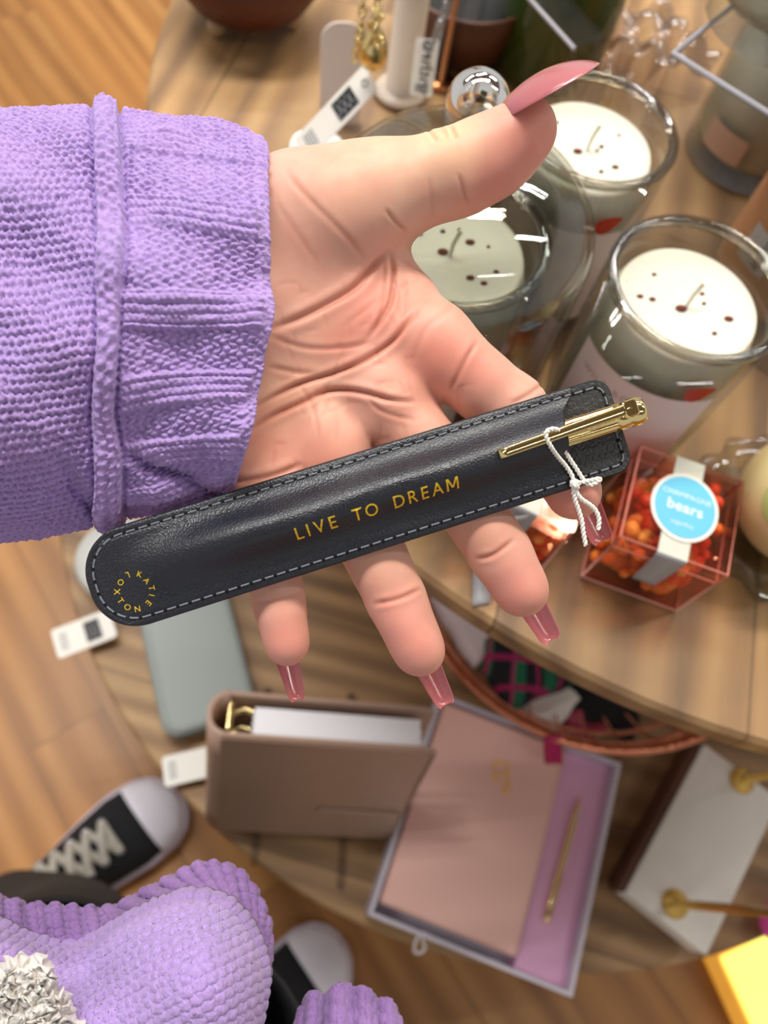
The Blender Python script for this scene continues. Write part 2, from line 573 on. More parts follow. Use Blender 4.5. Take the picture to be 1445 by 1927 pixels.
def fast_mesh(name, v, q, m, parent, smooth=True):
    me = bpy.data.meshes.new(name)
    off = np.zeros(3); p = parent
    while p is not None:
        off += np.array(p.location); p = p.parent
    v = v - off
    me.vertices.add(len(v)); me.vertices.foreach_set('co', v.astype(np.float32).ravel())
    k = q.shape[1]
    me.loops.add(q.size); me.loops.foreach_set('vertex_index', q.astype(np.int32).ravel())
    me.polygons.add(len(q)); me.polygons.foreach_set('loop_start', np.arange(0, q.size, k, dtype=np.int32))
    me.polygons.foreach_set('loop_total', np.full(len(q), k, np.int32))
    me.polygons.foreach_set('use_smooth', np.ones(len(q), bool) if smooth else np.zeros(len(q), bool))
    me.update(calc_edges=True); me.validate()
    me.materials.append(m)
    o = bpy.data.objects.new(name, me); sc.collection.objects.link(o)
    if parent is not None: o.parent = parent
    return o


def set_colour(me, cols, name='tone'):
    at = me.color_attributes.new(name, 'FLOAT_COLOR', 'POINT')
    at.data.foreach_set('color', np.c_[cols, np.ones(len(cols))].astype(np.float32).ravel())


# skin
n = N('skin')
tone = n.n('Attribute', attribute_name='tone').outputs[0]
co = n.coord()
z1 = n.n('TexNoise', {'Vector': co, 'Scale': 140.0, 'Detail': 5.0}).outputs[0]
z2 = n.n('TexNoise', {'Vector': co, 'Scale': 1500.0, 'Detail': 2.0}).outputs[0]
vor = n.n('TexVoronoi', {'Vector': co, 'Scale': 900.0}).outputs[0]
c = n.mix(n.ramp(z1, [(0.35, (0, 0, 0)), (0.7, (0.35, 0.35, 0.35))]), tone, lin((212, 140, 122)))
h = n.mix(0.5, z2, vor)
h2 = n.mix(0.5, h, z1)
M_skin = n.surf(n.n('BsdfPrincipled', {'Base Color': c, 'Roughness': 0.5, 'Specular IOR Level': 0.38, 'Subsurface Weight': 0.6,
                                       'Subsurface Scale': 0.0016, 'Subsurface Radius': (1.0, 0.35, 0.2), 'Normal': n.bump(h2, 0.35, 0.00012)}).outputs[0])

person = thing('person', 'person in a lilac chenille sweater and black trousers holding out an open left hand', 'person', tuple(P(420, 1760, 0)))

lo = mm(-70, 0, 200) * 0; lo = np.array([-118.0, -130.0, 192.0]); hi = np.array([66.0, 62.0, 252.0])
nn = np.ceil((hi - lo) / HAND_STEP).astype(int)
ax = [(lo[i] + np.arange(nn[i]) * HAND_STEP).astype(np.float32) for i in range(3)]
field = hand_field((ax[0][:, None, None], ax[1][None, :, None], ax[2][None, None, :]))
field = np.maximum(field, (lo[0] + 1.5 - ax[0])[:, None, None])
v, q = surface_net(field, lo, HAND_STEP)
# outward direction from the field's slope
def sample_normals(v):
    g = []
    e = 0.5
    for k in range(3):
        a = v.copy(); b = v.copy(); a[:, k] += e; b[:, k] -= e
        g.append(hand_field(a.T.astype(np.float32)) - hand_field(b.T.astype(np.float32)))
    g = np.stack(g, -1); return g / (np.linalg.norm(g, axis=1)[:, None] + 1e-9)
nrm = sample_normals(v)
pix = np.c_[v[:, 0] / v[:, 2] * F_PX + CX, v[:, 1] / v[:, 2] * F_PX + CY]
front = np.clip(-nrm[:, 2] * 2 + 0.3, 0, 1)
S = 222 / F_PX
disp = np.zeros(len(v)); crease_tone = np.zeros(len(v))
for poly, dep, wid, ct in CREASES:
    wid *= 0.62; dep *= 0.72
    d, at = poly_dist(pix, poly)
    d = d * S
    fade = np.clip(np.minimum(at, 1 - at) * 5, 0.0, 1) ** 0.7
    g = np.exp(-(d / wid) ** 2) * fade
    disp -= dep * g * front
    disp += 0.35 * dep * np.exp(-((d - 2.2 * wid) / (1.6 * wid)) ** 2) * fade * front
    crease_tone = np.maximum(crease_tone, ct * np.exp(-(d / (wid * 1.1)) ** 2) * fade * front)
# fine short lines over the palm
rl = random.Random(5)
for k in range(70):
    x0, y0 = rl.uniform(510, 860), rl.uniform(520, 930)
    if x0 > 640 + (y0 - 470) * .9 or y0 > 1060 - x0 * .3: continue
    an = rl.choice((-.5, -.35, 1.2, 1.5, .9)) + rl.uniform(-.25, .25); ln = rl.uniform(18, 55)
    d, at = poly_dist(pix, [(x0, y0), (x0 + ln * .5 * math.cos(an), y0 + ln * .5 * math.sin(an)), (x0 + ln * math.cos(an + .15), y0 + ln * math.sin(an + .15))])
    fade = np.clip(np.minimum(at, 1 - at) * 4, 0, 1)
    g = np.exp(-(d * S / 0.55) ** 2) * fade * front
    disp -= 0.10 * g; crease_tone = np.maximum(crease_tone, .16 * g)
# soft unevenness of flesh
for k in range(26):
    w = rng.normal(size=3) * 0.11; ph = rng.uniform(0, 6.28)
    disp += 0.07 * np.sin(v @ w + ph)
v = v + nrm * disp[:, None]

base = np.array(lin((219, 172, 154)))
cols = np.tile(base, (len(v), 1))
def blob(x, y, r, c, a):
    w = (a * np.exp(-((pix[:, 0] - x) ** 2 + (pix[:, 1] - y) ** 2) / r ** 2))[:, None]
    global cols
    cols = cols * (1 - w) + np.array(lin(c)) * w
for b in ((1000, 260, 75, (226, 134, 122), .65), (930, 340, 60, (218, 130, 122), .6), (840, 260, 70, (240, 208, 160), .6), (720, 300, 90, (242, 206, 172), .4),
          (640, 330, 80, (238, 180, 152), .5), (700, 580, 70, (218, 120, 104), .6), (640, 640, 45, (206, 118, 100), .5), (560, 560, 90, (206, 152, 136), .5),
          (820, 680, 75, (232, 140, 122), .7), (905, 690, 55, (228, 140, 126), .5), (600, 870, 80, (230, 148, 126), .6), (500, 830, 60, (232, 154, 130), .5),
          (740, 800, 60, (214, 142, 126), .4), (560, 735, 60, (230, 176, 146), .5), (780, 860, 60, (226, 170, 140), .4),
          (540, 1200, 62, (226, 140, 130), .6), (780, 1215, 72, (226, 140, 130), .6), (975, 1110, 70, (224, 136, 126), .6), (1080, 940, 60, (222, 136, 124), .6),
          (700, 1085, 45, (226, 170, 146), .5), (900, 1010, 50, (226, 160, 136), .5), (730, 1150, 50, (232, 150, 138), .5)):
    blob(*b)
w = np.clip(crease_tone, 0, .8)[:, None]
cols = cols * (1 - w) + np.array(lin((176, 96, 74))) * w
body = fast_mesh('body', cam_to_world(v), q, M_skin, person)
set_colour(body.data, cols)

# nails
n = N('nail_polish')
M_nail = n.surf(n.n('BsdfPrincipled', {'Base Color': lin((184, 106, 112)), 'Roughness': 0.2, 'Coat Weight': 0.35, 'Coat Roughness': 0.05,
                                       'Subsurface Weight': 0.25, 'Subsurface Scale': 0.001, 'Specular IOR Level': 0.6}).outputs[0])


def nail(name, base, tip, wb, wt, up, arch=0.32, bend=0.0, label=None, tiprow=1.0, mid=None):
    """base, tip in hand mm; up = outer side of the nail"""
    base = np.array(base); tip = np.array(tip); ax = tip - base; L = np.linalg.norm(ax); ax = ax / L
    up = np.array(up, float); up -= ax * (up @ ax); up /= np.linalg.norm(up); sd = np.cross(ax, up)
    A, B = 30, 21
    g = np.zeros((2, A, B, 3))
    for i in range(A):
        t = i / (A - 1)
        tt = (1 - math.cos(t * PI)) / 2 if False else t
        w = wb * (1 - tt) ** 1.0 + wt * tt
        if mid: w = wb * (1 - tt) ** 2 + 2 * mid * tt * (1 - tt) + wt * tt * tt
        e = 1.0
        if t > 0.93: e = math.sqrt(max(0.0, 1 - ((t - 0.93) / 0.075) ** 2)) * (1 - tiprow) + tiprow if False else (1 - 0.22 * ((t - 0.93) / 0.07) ** 2)
        if t < 0.12: e = math.sqrt(max(0.05, 1 - ((0.12 - t) / 0.125) ** 2))
        w *= e
        for j in range(B):
            s = (j / (B - 1) - 0.5) * 2
            c = base + ax * (L * t) + up * (bend * math.sin(t * PI) * L + w * arch * (1 - s * s)) + sd * (s * w / 2)
            g[0, i, j] = c; g[1, i, j] = c - up * 0.55 * (1 - 0.5 * t) * (1 - 0.6 * s ** 4)
    mb = MB()
    W = cam_to_world(g)
    mb.grid(W[0]); mb.grid(W[1], flip=True)
    n0 = 0; n1 = A * B
    def strip(a):
        for x, y in zip(a[:-1], a[1:]): mb.f.append((x, y, y + n1, x + n1)); mb.sm.append(True)
    strip([i * B for i in range(A)]); strip([i * B + B - 1 for i in range(A)]); strip(list(range(B))); strip([(A - 1) * B + j for j in range(B)])
    o = mb.build(name, M_nail, person, world=True)
    return o


def nail_px(b, t, wb, wt, up, **k):
    return nail('fingernail', mm(*b), mm(*t), wb * b[2] / F_PX, wt * t[2] / F_PX, up, **k)


nail_px((512, 1130, 230.5), (561, 1319, 232), 62, 30, (-.1, .12, 1), arch=.30)['label'] = 'long mauve nail of the little finger'
nail_px((752, 1150, 233), (841, 1328, 235), 74, 36, (0, .1, 1), arch=.30)['label'] = 'long mauve nail of the ring finger'
nail_px((950, 1050, 235), (1040, 1207, 238), 74, 40, (0, .1, 1), arch=.30)['label'] = 'long mauve nail of the middle finger'
nail_px((1068, 880, 236), (1136, 1020, 239), 72, 42, (0.05, 0, 1), arch=.30)['label'] = 'long mauve nail of the index finger'
nail_px((938, 229, 211.5), (1124, 120, 212.5), 92, 12, (-.47, -.79, -.36), arch=.15, bend=.0, mid=70)['label'] = 'long glossy mauve thumbnail pointing up'
# ------------------------------------------------------------------ clothes: chenille knit
def knit_mat(name, col):
    n = N(name)
    co = n.coord()
    z1 = n.n('TexNoise', {'Vector': co, 'Scale': 900.0, 'Detail': 3.0}).outputs[0]
    z2 = n.n('TexNoise', {'Vector': co, 'Scale': 60.0, 'Detail': 3.0}).outputs[0]
    c0 = lin(col)
    c = n.ramp(z1, [(0.3, tuple(v * 0.80 for v in c0)), (0.7, tuple(min(1, v * 1.12) for v in c0))])
    c = n.mix(n.ramp(z2, [(0.4, (0, 0, 0)), (0.7, (0.3, 0.3, 0.3))]), c, lin((186, 150, 212)))
    return n.surf(n.n('BsdfPrincipled', {'Base Color': c, 'Roughness': 0.9, 'Specular IOR Level': 0.1, 'Sheen Weight': 0.25,
                                         'Sheen Roughness': 0.6, 'Normal': n.bump(z1, 0.7, 0.0006)}).outputs[0])


M_knit = knit_mat('lilac_chenille', (168, 142, 204))
M_knit_shade = knit_mat('shaded_chenille', (136, 104, 162))  # darker copy of the lilac knit: the hem's shade put into its colour


def frac(x): return x - np.floor(x)


def cord(u): return np.sqrt(np.clip(1 - (2 * (frac(u) - 0.5)) ** 2 * 0.96, 0, 1))


def rows_knit(tx, ty):
    """the sleeve's and body's side: rows of loops with small holes"""
    r = ty / 16.5 + 0.10 * np.sin(tx / 31.0) + 0.06 * np.sin(tx / 11.0 + ty / 40)
    k = np.floor(r)
    ph = 2 * PI * (tx / 15.0 + 0.5 * k + 0.15 * np.sin(k * 2.1))
    b = cord(r + 0.13 * np.sin(ph)) ** 1.2
    holes = np.clip(np.cos(ph), 0, 1) ** 4 * (1 - b) ** 0.7
    return b * 0.85 + 0.16 * np.cos(ph + 1.2) * b - holes * 1.3


def vee_knit(tx, ty):
    z = 5.0 * (np.abs(frac(ty / 26.0) - 0.5) * 4 - 1)
    c = (tx + z) / 16.0
    k = np.floor(c)
    return cord(c) * (0.72 + 0.28 * np.cos(2 * PI * (ty / 13.0 + 0.5 * k)))


def rib_rows(tx, ty, p=17.5):
    u = ty / p
    return cord(u) * (0.85 + 0.15 * np.sin(2 * PI * (tx / 12.0 + 0.8 * frac(u)))) * 1.15


def vnoise(shape, step, amp, seed):
    """smooth random field on a grid"""
    g = np.random.default_rng(seed)
    a, b = shape
    c = g.normal(size=(int(a / step) + 3, int(b / step) + 3))
    x = np.arange(a) / step; y = np.arange(b) / step
    xi = x.astype(int); yi = y.astype(int); fx = (x - xi)[:, None]; fy = (y - yi)[None]
    fx = fx * fx * (3 - 2 * fx); fy = fy * fy * (3 - 2 * fy)
    f = lambda i, j: c[np.ix_(xi + i, yi + j)]
    return amp * ((f(0, 0) * (1 - fx) + f(1, 0) * fx) * (1 - fy) + (f(0, 1) * (1 - fx) + f(1, 1) * fx) * fy)


def grid_faces(a, b, close_v=False):
    idx = np.arange(a * b).reshape(a, b)
    if close_v: idx = np.hstack([idx, idx[:, :1]])
    return np.stack([idx[:-1, :-1], idx[1:, :-1], idx[1:, 1:], idx[:-1, 1:]], -1).reshape(-1, 4)


def grid_normals(g, close_v=False):
    if close_v:
        dv = np.roll(g, -1, 1) - np.roll(g, 1, 1)
    else:
        dv = np.gradient(g, axis=1)
    du = np.gradient(g, axis=0)
    n_ = np.cross(du, dv); return n_ / (np.linalg.norm(n_, axis=-1, keepdims=True) + 1e-12)


# --- left sleeve
S_ = np.r_[np.linspace(-760, -82, 60), np.linspace(-75, 506, 262)]
TH_ = np.r_[np.linspace(-118, 112, 700), np.linspace(112, 242, 90)[1:-1]] * PI / 180
s, th = np.meshgrid(S_, TH_, indexing='ij')
ip = lambda x, pts: np.interp(x, [p[0] for p in pts], [p[1] for p in pts])
top = ip(s, [(-760, 190), (-75, 216), (0, 214), (100, 208), (165, 204), (240, 216), (330, 228), (420, 243), (470, 255), (498, 262), (506, 270)])
bot = ip(s, [(-760, 1110), (-75, 1024), (0, 1014), (100, 1000), (190, 980), (250, 962), (330, 948), (435, 936), (506, 925)])
yc = (top + bot) / 2; a = (bot - top) / 2
Zc = 223.0
b = ip(s, [(-760, 46), (-75, 38), (200, 34), (350, 31), (480, 28.5), (506, 26.5)])
yy = yc - a * np.sin(th) * 1.0
front_y = yy
edge = ip(yy, [(240, 494), (330, 497), (500, 504), (620, 501), (700, 491), (780, 472), (860, 450), (930, 434)])
edge = np.where(np.cos(th) < -0.05, 470, edge)
k = np.clip((s - 235) / 271.0, 0, 1)
xx = s + (edge - 506) * k
Z = Zc - b * np.cos(th)
# the fold low on the cuff, where the cuff tucks under
gy = 842 + (xx - 225) * 0.40
g1 = np.exp(-((yy - gy - 6) / 15) ** 2) * np.clip((xx - 205) / 40, 0, 1) * (np.cos(th) > 0)
g2 = np.exp(-((yy - (900 + (xx - 130) * 1.3)) / 22) ** 2) * np.exp(-((xx - 165) / 45) ** 2) * (np.cos(th) > 0)
Z = Z + 5.2 * g1 * np.clip((xx - 232) / 40, 0, 1) + 3.5 * g2
Z = Z + 1.6 * np.sin(yy / 70 + xx / 90) + 1.0 * np.sin(yy / 33 - xx / 60)
G = np.stack([(xx - CX) / F_PX * Z, (yy - CY) / F_PX * Z, Z], -1)
nv = grid_normals(G, True)
if (nv[150:, 300, 2]).mean() > 0: nv = -nv
# height of the knit
ty = np.degrees(th) * 6.15
tx = xx
h = rows_knit(tx, ty) * 1.15 + 0.1
cuffm = np.clip((xx - 226) / 6, 0, 1)
ribs = np.zeros_like(s)
for c in (-112, -90, -67, -45.5, -23.5, 1, 30.5, 61, 92, 122, 150, 180, 210):
    d = (np.degrees(th) - c)
    m = np.clip((6.0 - np.abs(d)) / 1.2, 0, 1)
    ribs = np.maximum(ribs, m)
hv = vee_knit(tx, ty) * 1.15
hr = rib_rows(tx, ty) * 1.15 + 0.9
hc = hv * (1 - ribs) + hr * ribs
tip = np.clip((xx - (edge - 22)) / 8, 0, 1) * (s > 400)
hc = hc * (1 - tip) + (vee_knit(tx * 1.1, ty * 0.8) * 0.7 + 0.75) * tip
h = h * (1 - cuffm) + hc * cuffm
band_x = ip(yy, [(180, 196), (300, 203), (400, 208), (520, 213), (600, 206), (700, 198), (780, 194), (860, 203), (980, 205)])
band_w = ip(yy, [(180, 24), (400, 27), (520, 25), (640, 21), (780, 22), (860, 27), (980, 26)])
d = (xx - band_x) / band_w
bm = np.clip((1 - np.abs(d)) * 6, 0, 1)
bh = 1.4 + 2.0 * np.sqrt(np.clip(1 - d * d, 0, 1)) + 1.1 * cord((xx - band_x) / 16.5 + 0.16 * np.sin(ty / 7)) * (0.65 + 0.35 * np.cos(2 * PI * (ty / 22 + np.floor((xx - band_x) / 16.5) * 0.4)))
h = h * (1 - bm) + bh * bm
h -= 1.3 * np.exp(-((np.abs(d) - 1.12) / 0.16) ** 2)
h += vnoise(h.shape, 2, 0.13, 3) + vnoise(h.shape, 6, 0.2, 4) + vnoise(h.shape, 40, 0.8, 5)
G = G + nv * h[..., None]
# cuff edge turns inward
last = G[-1]; cen = last.mean(0)
rim = [last * (1 - f) + (cen + (last - cen) * g_) * f for f, g_ in ()]
extra = []
for i, (dx, sc_) in enumerate(((0.6, .985), (0.4, .955), (-1.0, .93), (-6, .915), (-16, .91), (-30, .91))):
    r_ = cen + (last - cen) * sc_; r_ = r_.copy(); r_[:, 0] += dx
    extra.append(r_)
G = np.concatenate([G, np.array(extra)], 0)
W = cam_to_world(G)
sleeve = fast_mesh('sweater_sleeve', W.reshape(-1, 3), grid_faces(G.shape[0], G.shape[1], True), M_knit, person)
sleeve['label'] = 'lilac chenille sleeve with raised seam and ribbed cuff'

# --- front of the sweater, seen from above at the lower left
seam = spline([(-90, 1705), (-40, 1722), (0, 1742), (60, 1770), (120, 1780), (180, 1766), (250, 1726), (320, 1692), (380, 1684), (430, 1702), (470, 1748), (492, 1805), (494, 1865), (480, 1930), (462, 1990)], 420)
inner = spline([(-90, 2010), (-60, 2010), (-30, 2015), (0, 2020), (40, 2025), (90, 2030), (140, 2040), (190, 2050), (230, 2060), (260, 2065), (290, 2070), (320, 2075), (350, 2080), (380, 2085), (410, 2090)], 420)
w = np.linspace(0, 1, 190)[:, None, None]
pp = seam[None] * (1 - w) + inner[None] * w
ww = w[..., 0] * np.ones((1, 420))
Zb = 205 + 52 * (1 - np.sqrt(np.clip(1 - (1 - ww) ** 2.2, 0, 1)))
Zb = Zb - 14 * np.exp(-(((pp[..., 0] - 390) / 110) ** 2 + ((pp[..., 1] - 1840) / 130) ** 2)) + 12 * np.exp(-(((pp[..., 0] - 150) / 90) ** 2 + ((pp[..., 1] - 1830) / 70) ** 2))
G = np.stack([(pp[..., 0] - CX) / F_PX * Zb, (pp[..., 1] - CY) / F_PX * Zb, Zb], -1)
nv = grid_normals(G)
if nv[100, 200, 2] > 0: nv = -nv
al = math.radians(33)
r_ = pp[..., 0] * math.sin(al) + pp[..., 1] * math.cos(al) + 9 * np.sin(pp[..., 0] / 120)
c_ = pp[..., 0] * math.cos(al) - pp[..., 1] * math.sin(al)
kk_ = np.floor(r_ / 17.0 + 0.07 * np.sin(c_ / 40)); ph_ = 2 * PI * (c_ / 19.0 + 0.5 * kk_ + 0.2 * np.sin(kk_ * 1.7))
b_ = cord(r_ / 17.0 + 0.07 * np.sin(c_ / 40) + 0.09 * np.sin(ph_))
h = 1.15 * b_ + 0.13 * np.cos(ph_ + 1) * b_ - 0.9 * np.clip(np.cos(ph_), 0, 1) ** 6 * (1 - b_) ** .6 + vnoise(r_.shape, 1.6, 0.09, 6) + vnoise(r_.shape, 5, 0.09, 8)
ed = ww[..., :] * 300
h = h - 4.0 * np.exp(-((ed - 9) / 4.5) ** 2) + 0.6 * np.exp(-((ed - 1) / 5) ** 2)
G = G + nv * h[..., None]
front = fast_mesh('sweater_front', cam_to_world(G).reshape(-1, 3), grid_faces(190, 420), M_knit, person)
front['label'] = 'front of the lilac sweater seen from above'
sol = front.modifiers.new('thick', 'SOLIDIFY'); sol.thickness = 0.0022; sol.offset = 0


def hem(name, a_pts, b_pts, n_u, n_w, Za, Zb_, rib, lab, mt, scal=3.0, seed=1):
    A = spline(a_pts, n_u); B = spline(b_pts, n_u)
    w = np.linspace(0, 1, n_w)[:, None, None]
    arc = np.r_[0, np.cumsum(np.hypot(*np.diff(B, axis=0).T))]
    ph = 2 * PI * (arc / rib + 0.35 * np.sin(arc / 97.0) + 0.2 * np.sin(arc / 41.0))
    dirv = B - A; dirv /= np.linalg.norm(dirv, axis=1)[:, None] + 1e-9
    B2 = B + dirv * (scal * np.cos(ph))[:, None]
    p2 = A[None] * (1 - w) + B2[None] * w
    wz = w[..., 0]
    Zq = Za + (Zb_ - Za) * wz ** 1.3 - (1.7 + 0.8 * np.sin(arc / 61.0 + 1))[None] * np.cos(ph)[None] * np.clip(wz * 3, 0.15, 1)
    Gq = np.stack([(p2[..., 0] - CX) / F_PX * Zq, (p2[..., 1] - CY) / F_PX * Zq, Zq], -1)
    nq = grid_normals(Gq)
    if nq[:, :, 2].mean() > 0: nq = -nq
    hq = 0.9 * cord(arc[None] / 11.0 + 0 * wz) * (0.8 + 0.2 * np.cos(wz * 40 + np.floor(arc / 11.0)[None] * 2)) + vnoise(Zq.shape, 2, 0.08, seed) + vnoise(Zq.shape, 6, 0.15, seed + 1)
    Gq = Gq + nq * hq[..., None]
    o = fast_mesh(name, cam_to_world(Gq).reshape(-1, 3), grid_faces(n_w, n_u), mt, person)
    o['label'] = lab
    md = o.modifiers.new('thick', 'SOLIDIFY'); md.thickness = 0.002; md.offset = 0
    return o


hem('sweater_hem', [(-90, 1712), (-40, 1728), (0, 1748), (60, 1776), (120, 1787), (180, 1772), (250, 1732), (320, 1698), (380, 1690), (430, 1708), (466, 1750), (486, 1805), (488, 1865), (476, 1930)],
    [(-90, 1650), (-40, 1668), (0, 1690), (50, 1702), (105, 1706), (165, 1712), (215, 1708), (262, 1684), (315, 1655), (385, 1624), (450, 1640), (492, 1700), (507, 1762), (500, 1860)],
    620, 60, 258, 268, 34, 'ribbed wavy hem of the lilac sweater', M_knit_shade)
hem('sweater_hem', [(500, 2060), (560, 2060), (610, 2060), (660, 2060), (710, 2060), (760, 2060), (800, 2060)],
    [(560, 1935), (578, 1880), (620, 1866), (655, 1850), (700, 1872), (735, 1890), (760, 1960)], 340, 70, 246, 262, 46, 'folded rib of the lilac sweater at the bottom edge', M_knit_shade, 6, 9)

# white fleecy patch on the sweater
n = N('white_fleece')
z = n.n('TexNoise', {'Vector': n.coord(), 'Scale': 700.0, 'Detail': 4.0}).outputs[0]
M_fleece = n.surf(n.n('BsdfPrincipled', {'Base Color': lin((226, 222, 218)), 'Roughness': 0.95, 'Sheen Weight': 0.3, 'Normal': n.bump(z, 0.9, 0.001)}).outputs[0])
A_ = 190
u, v_ = np.meshgrid(np.linspace(-1, 1, A_), np.linspace(-1, 1, A_), indexing='ij')
an = np.arctan2(v_, u)
edge_r = .86 * (1 + .10 * np.sin(5 * an + 1) + .06 * np.sin(11 * an) + .04 * np.sin(23 * an + 2))
q_ = np.clip((edge_r - np.hypot(u, v_)) / .16, 0, 1) ** .5
px_ = 18 + 150 * u + 5 * vnoise(u.shape, 6, 1, 31); py_ = 1928 + 150 * v_ + 5 * vnoise(u.shape, 6, 1, 32)
tuft = np.abs(vnoise(u.shape, 7, 1.0, 21)) * 2.2 + np.abs(vnoise(u.shape, 3.3, 1.0, 22)) * 1.0 + vnoise(u.shape, 1.6, .25, 23)
Zf = 209 - q_ * (5.5 + tuft)
Gf = np.stack([(px_ - CX) / F_PX * Zf, (py_ - CY) / F_PX * Zf, Zf], -1)
fq = grid_faces(A_, A_); keep = (q_.reshape(-1)[fq] > 0).any(1)
pf = fast_mesh('fleece_patch', cam_to_world(Gf).reshape(-1, 3), fq[keep], M_fleece, person)
pf['label'] = 'fluffy white patch on the sweater front'

# --- trousers and canvas shoes
M_black = mat('black_cloth', (38, 37, 40), 0.85, bump=(800, 0.4, 0.0005))
M_canvas = mat('black_canvas', (24, 24, 26), 0.9, bump=(1500, 0.4, 0.0004))
M_rubber = mat('pale_rubber', (200, 190, 204), 0.45)
M_cap = mat('white_rubber_toe', (226, 222, 232), 0.35)
M_lace = mat('grey_laces', (168, 162, 152), 0.8)
M_eye = mat('steel_eyelet', (190, 190, 195), 0.25, 1.0)
ANG1, ANG2 = math.radians(38), math.radians(36)


def trouser(ankle, hip, r0, r1, mid):
    mb = MB(); path = spline([ankle, mid, hip], 24); rr = np.linspace(r0, r1, 24)
    mb.tube(path, rr, 40, cap=False)
    o = mb.build('trouser_leg', M_black, person, world=True)
    md = o.modifiers.new('t', 'SOLIDIFY'); md.thickness = 0.002
    return o


X0 = [0, .006, .03, .07, .11, .16, .20, .235, .258, .270, .275]
WD = [.004, .020, .032, .034, .036, .044, .0495, .047, .036, .020, .003]
HT = [.060, .085, .092, .088, .074, .058, .046, .037, .029, .021, .006]


def shoe(parent, heel, ang, side):
    """canvas trainer; local x runs heel to toe"""
    M = TR(heel[0], heel[1], 0, rz=ang)
    bend = lambda x: side * 0.006 * math.sin(x / .275 * PI)
    root = None
    xs = np.linspace(0, .275, 60)
    wd = np.interp(xs, X0, WD); ht = np.interp(xs, X0, HT)
    def loft(i0, i1, grow, z0=0.026, hs=1.0):
        g = []
        for i in range(i0, i1):
            fi = np.linspace(0, PI, 25)
            g.append([(xs[i] + (grow if i == len(xs) - 1 else 0), bend(xs[i]) + (wd[i] + grow) * math.cos(f), z0 + (ht[i] * hs + grow) * max(0, math.sin(f)) ** 0.75) for f in fi])
        return np.array(g)
    up = MB(); g = loft(0, 60, 0); up.grid(app(M, g.reshape(-1, 3)).reshape(g.shape))
    root = up.build('canvas_shoe', M_canvas, parent, world=True)
    root['label'] = 'black canvas upper' 
    out = [(x, bend(x) + w_ + 0.005) for x, w_ in zip(xs, wd)] + [(x, bend(x) - w_ - 0.005) for x, w_ in zip(xs[::-1], wd[::-1])]
    out = np.array(out); out[:, 0] = (out[:, 0] - .1375) * 1.035 + .1375
    so = MB().slab(out, 0.0, 0.031, M, 0.002).build('sole', M_rubber, root, world=True)
    cp = MB(); g = loft(48, 60, 0.002, hs=1.02); cp.grid(app(M, g.reshape(-1, 3)).reshape(g.shape))
    c = cp.build('toe_cap', M_cap, root, world=True); md = c.modifiers.new('t', 'SOLIDIFY'); md.thickness = 0.0015
    la = MB()
    zz = lambda x, y: 0.028 + np.interp(x, X0, HT) * (max(0, 1 - (y / np.interp(x, X0, WD)) ** 2) ** .37) + 0.002
    rows = np.linspace(.188, .088, 6)
    for i, x in enumerate(rows):
        w_ = 0.021 + 0.001 * i
        for sd in (-1, 1):
            q = app(M, [(x, bend(x) + sd * w_, zz(x, w_))])[0]
            MB().lathe([(0.002, 0), (0.0055, 0.0), (0.0055, 0.002), (0.002, 0.0025)], 14, TR(*q, rx=0)).build('eyelet', M_eye, root, world=True)
            if i < 5:
                x2 = rows[i + 1]
                pts = [(x + (x2 - x) * t, bend(x) + sd * w_ * (1 - 2 * t), zz(x + (x2 - x) * t, w_ * (1 - 2 * t)) + 0.003 * math.sin(t * PI) + (0.002 if sd > 0 else 0)) for t in np.linspace(0, 1, 9)]
                la.tube(app(M, pts), 0.0054, 8, flat=0.55)
        pts = [(x, bend(x) + w_ * t, zz(x, w_ * t) + .001) for t in np.linspace(-1, 1, 9)]
        if i == 0: la.tube(app(M, pts), 0.0054, 8, flat=0.55)
    la.build('laces', M_lace, root, world=True)['label'] = 'grey crossed laces'
    return root


t1 = np.array(P(335, 1498, 0.02)); h1 = t1 - np.array([math.cos(ANG1), math.sin(ANG1), 0]) * .275
t2 = np.array(P(640, 1772, 0.02)); h2 = t2 - np.array([math.cos(ANG2), math.sin(ANG2), 0]) * .275
shoe(person, h1, ANG1, 1); shoe(person, h2, ANG2, -1)
e1 = np.array([math.cos(ANG1), math.sin(ANG1), 0]); e2 = np.array([math.cos(ANG2), math.sin(ANG2), 0])
trouser(h1 + e1 * .05 + [0, 0, .05], D(60, 2000, .40), .055, .075, D(112, 1790, .74))
trouser(h2 + e2 * .045 + [0, 0, .05], D(330, 2060, .42), .05, .075, D(360, 1990, .74))
# ------------------------------------------------------------------ pen pouch, pen and string
Apt, Bpt = D(170, 1108, .2080), D(1165, 795, .2210)
ex = Bpt - Apt; PL = np.linalg.norm(ex); ex /= PL
ey = D(672, 862, .2146) - D(706, 1048, .2146); PW = np.linalg.norm(ey - ex * (ey @ ex))
PF = frame(Apt, ex, ey)                       # local: u along, v across, w towards the lens
PW *= 1.0
Lm, Wm = PL * 1000, PW * 1000                 # mm
MMf = PF.copy(); MMf[:3, :3] = PF[:3, :3] / 1000.0


def uv_px(px, py, w_=0.0):
    """place on the pouch in mm under this pixel, w_ mm above its back"""
    r = ray(px, py); nrm_ = PF[:3, 2]
    k = ((Apt - CAM) @ nrm_ + w_ / 1000.0) / (r @ nrm_)
    q = (CAM + r * k - Apt) * 1000
    return q @ PF[:3, 0], q @ PF[:3, 1]


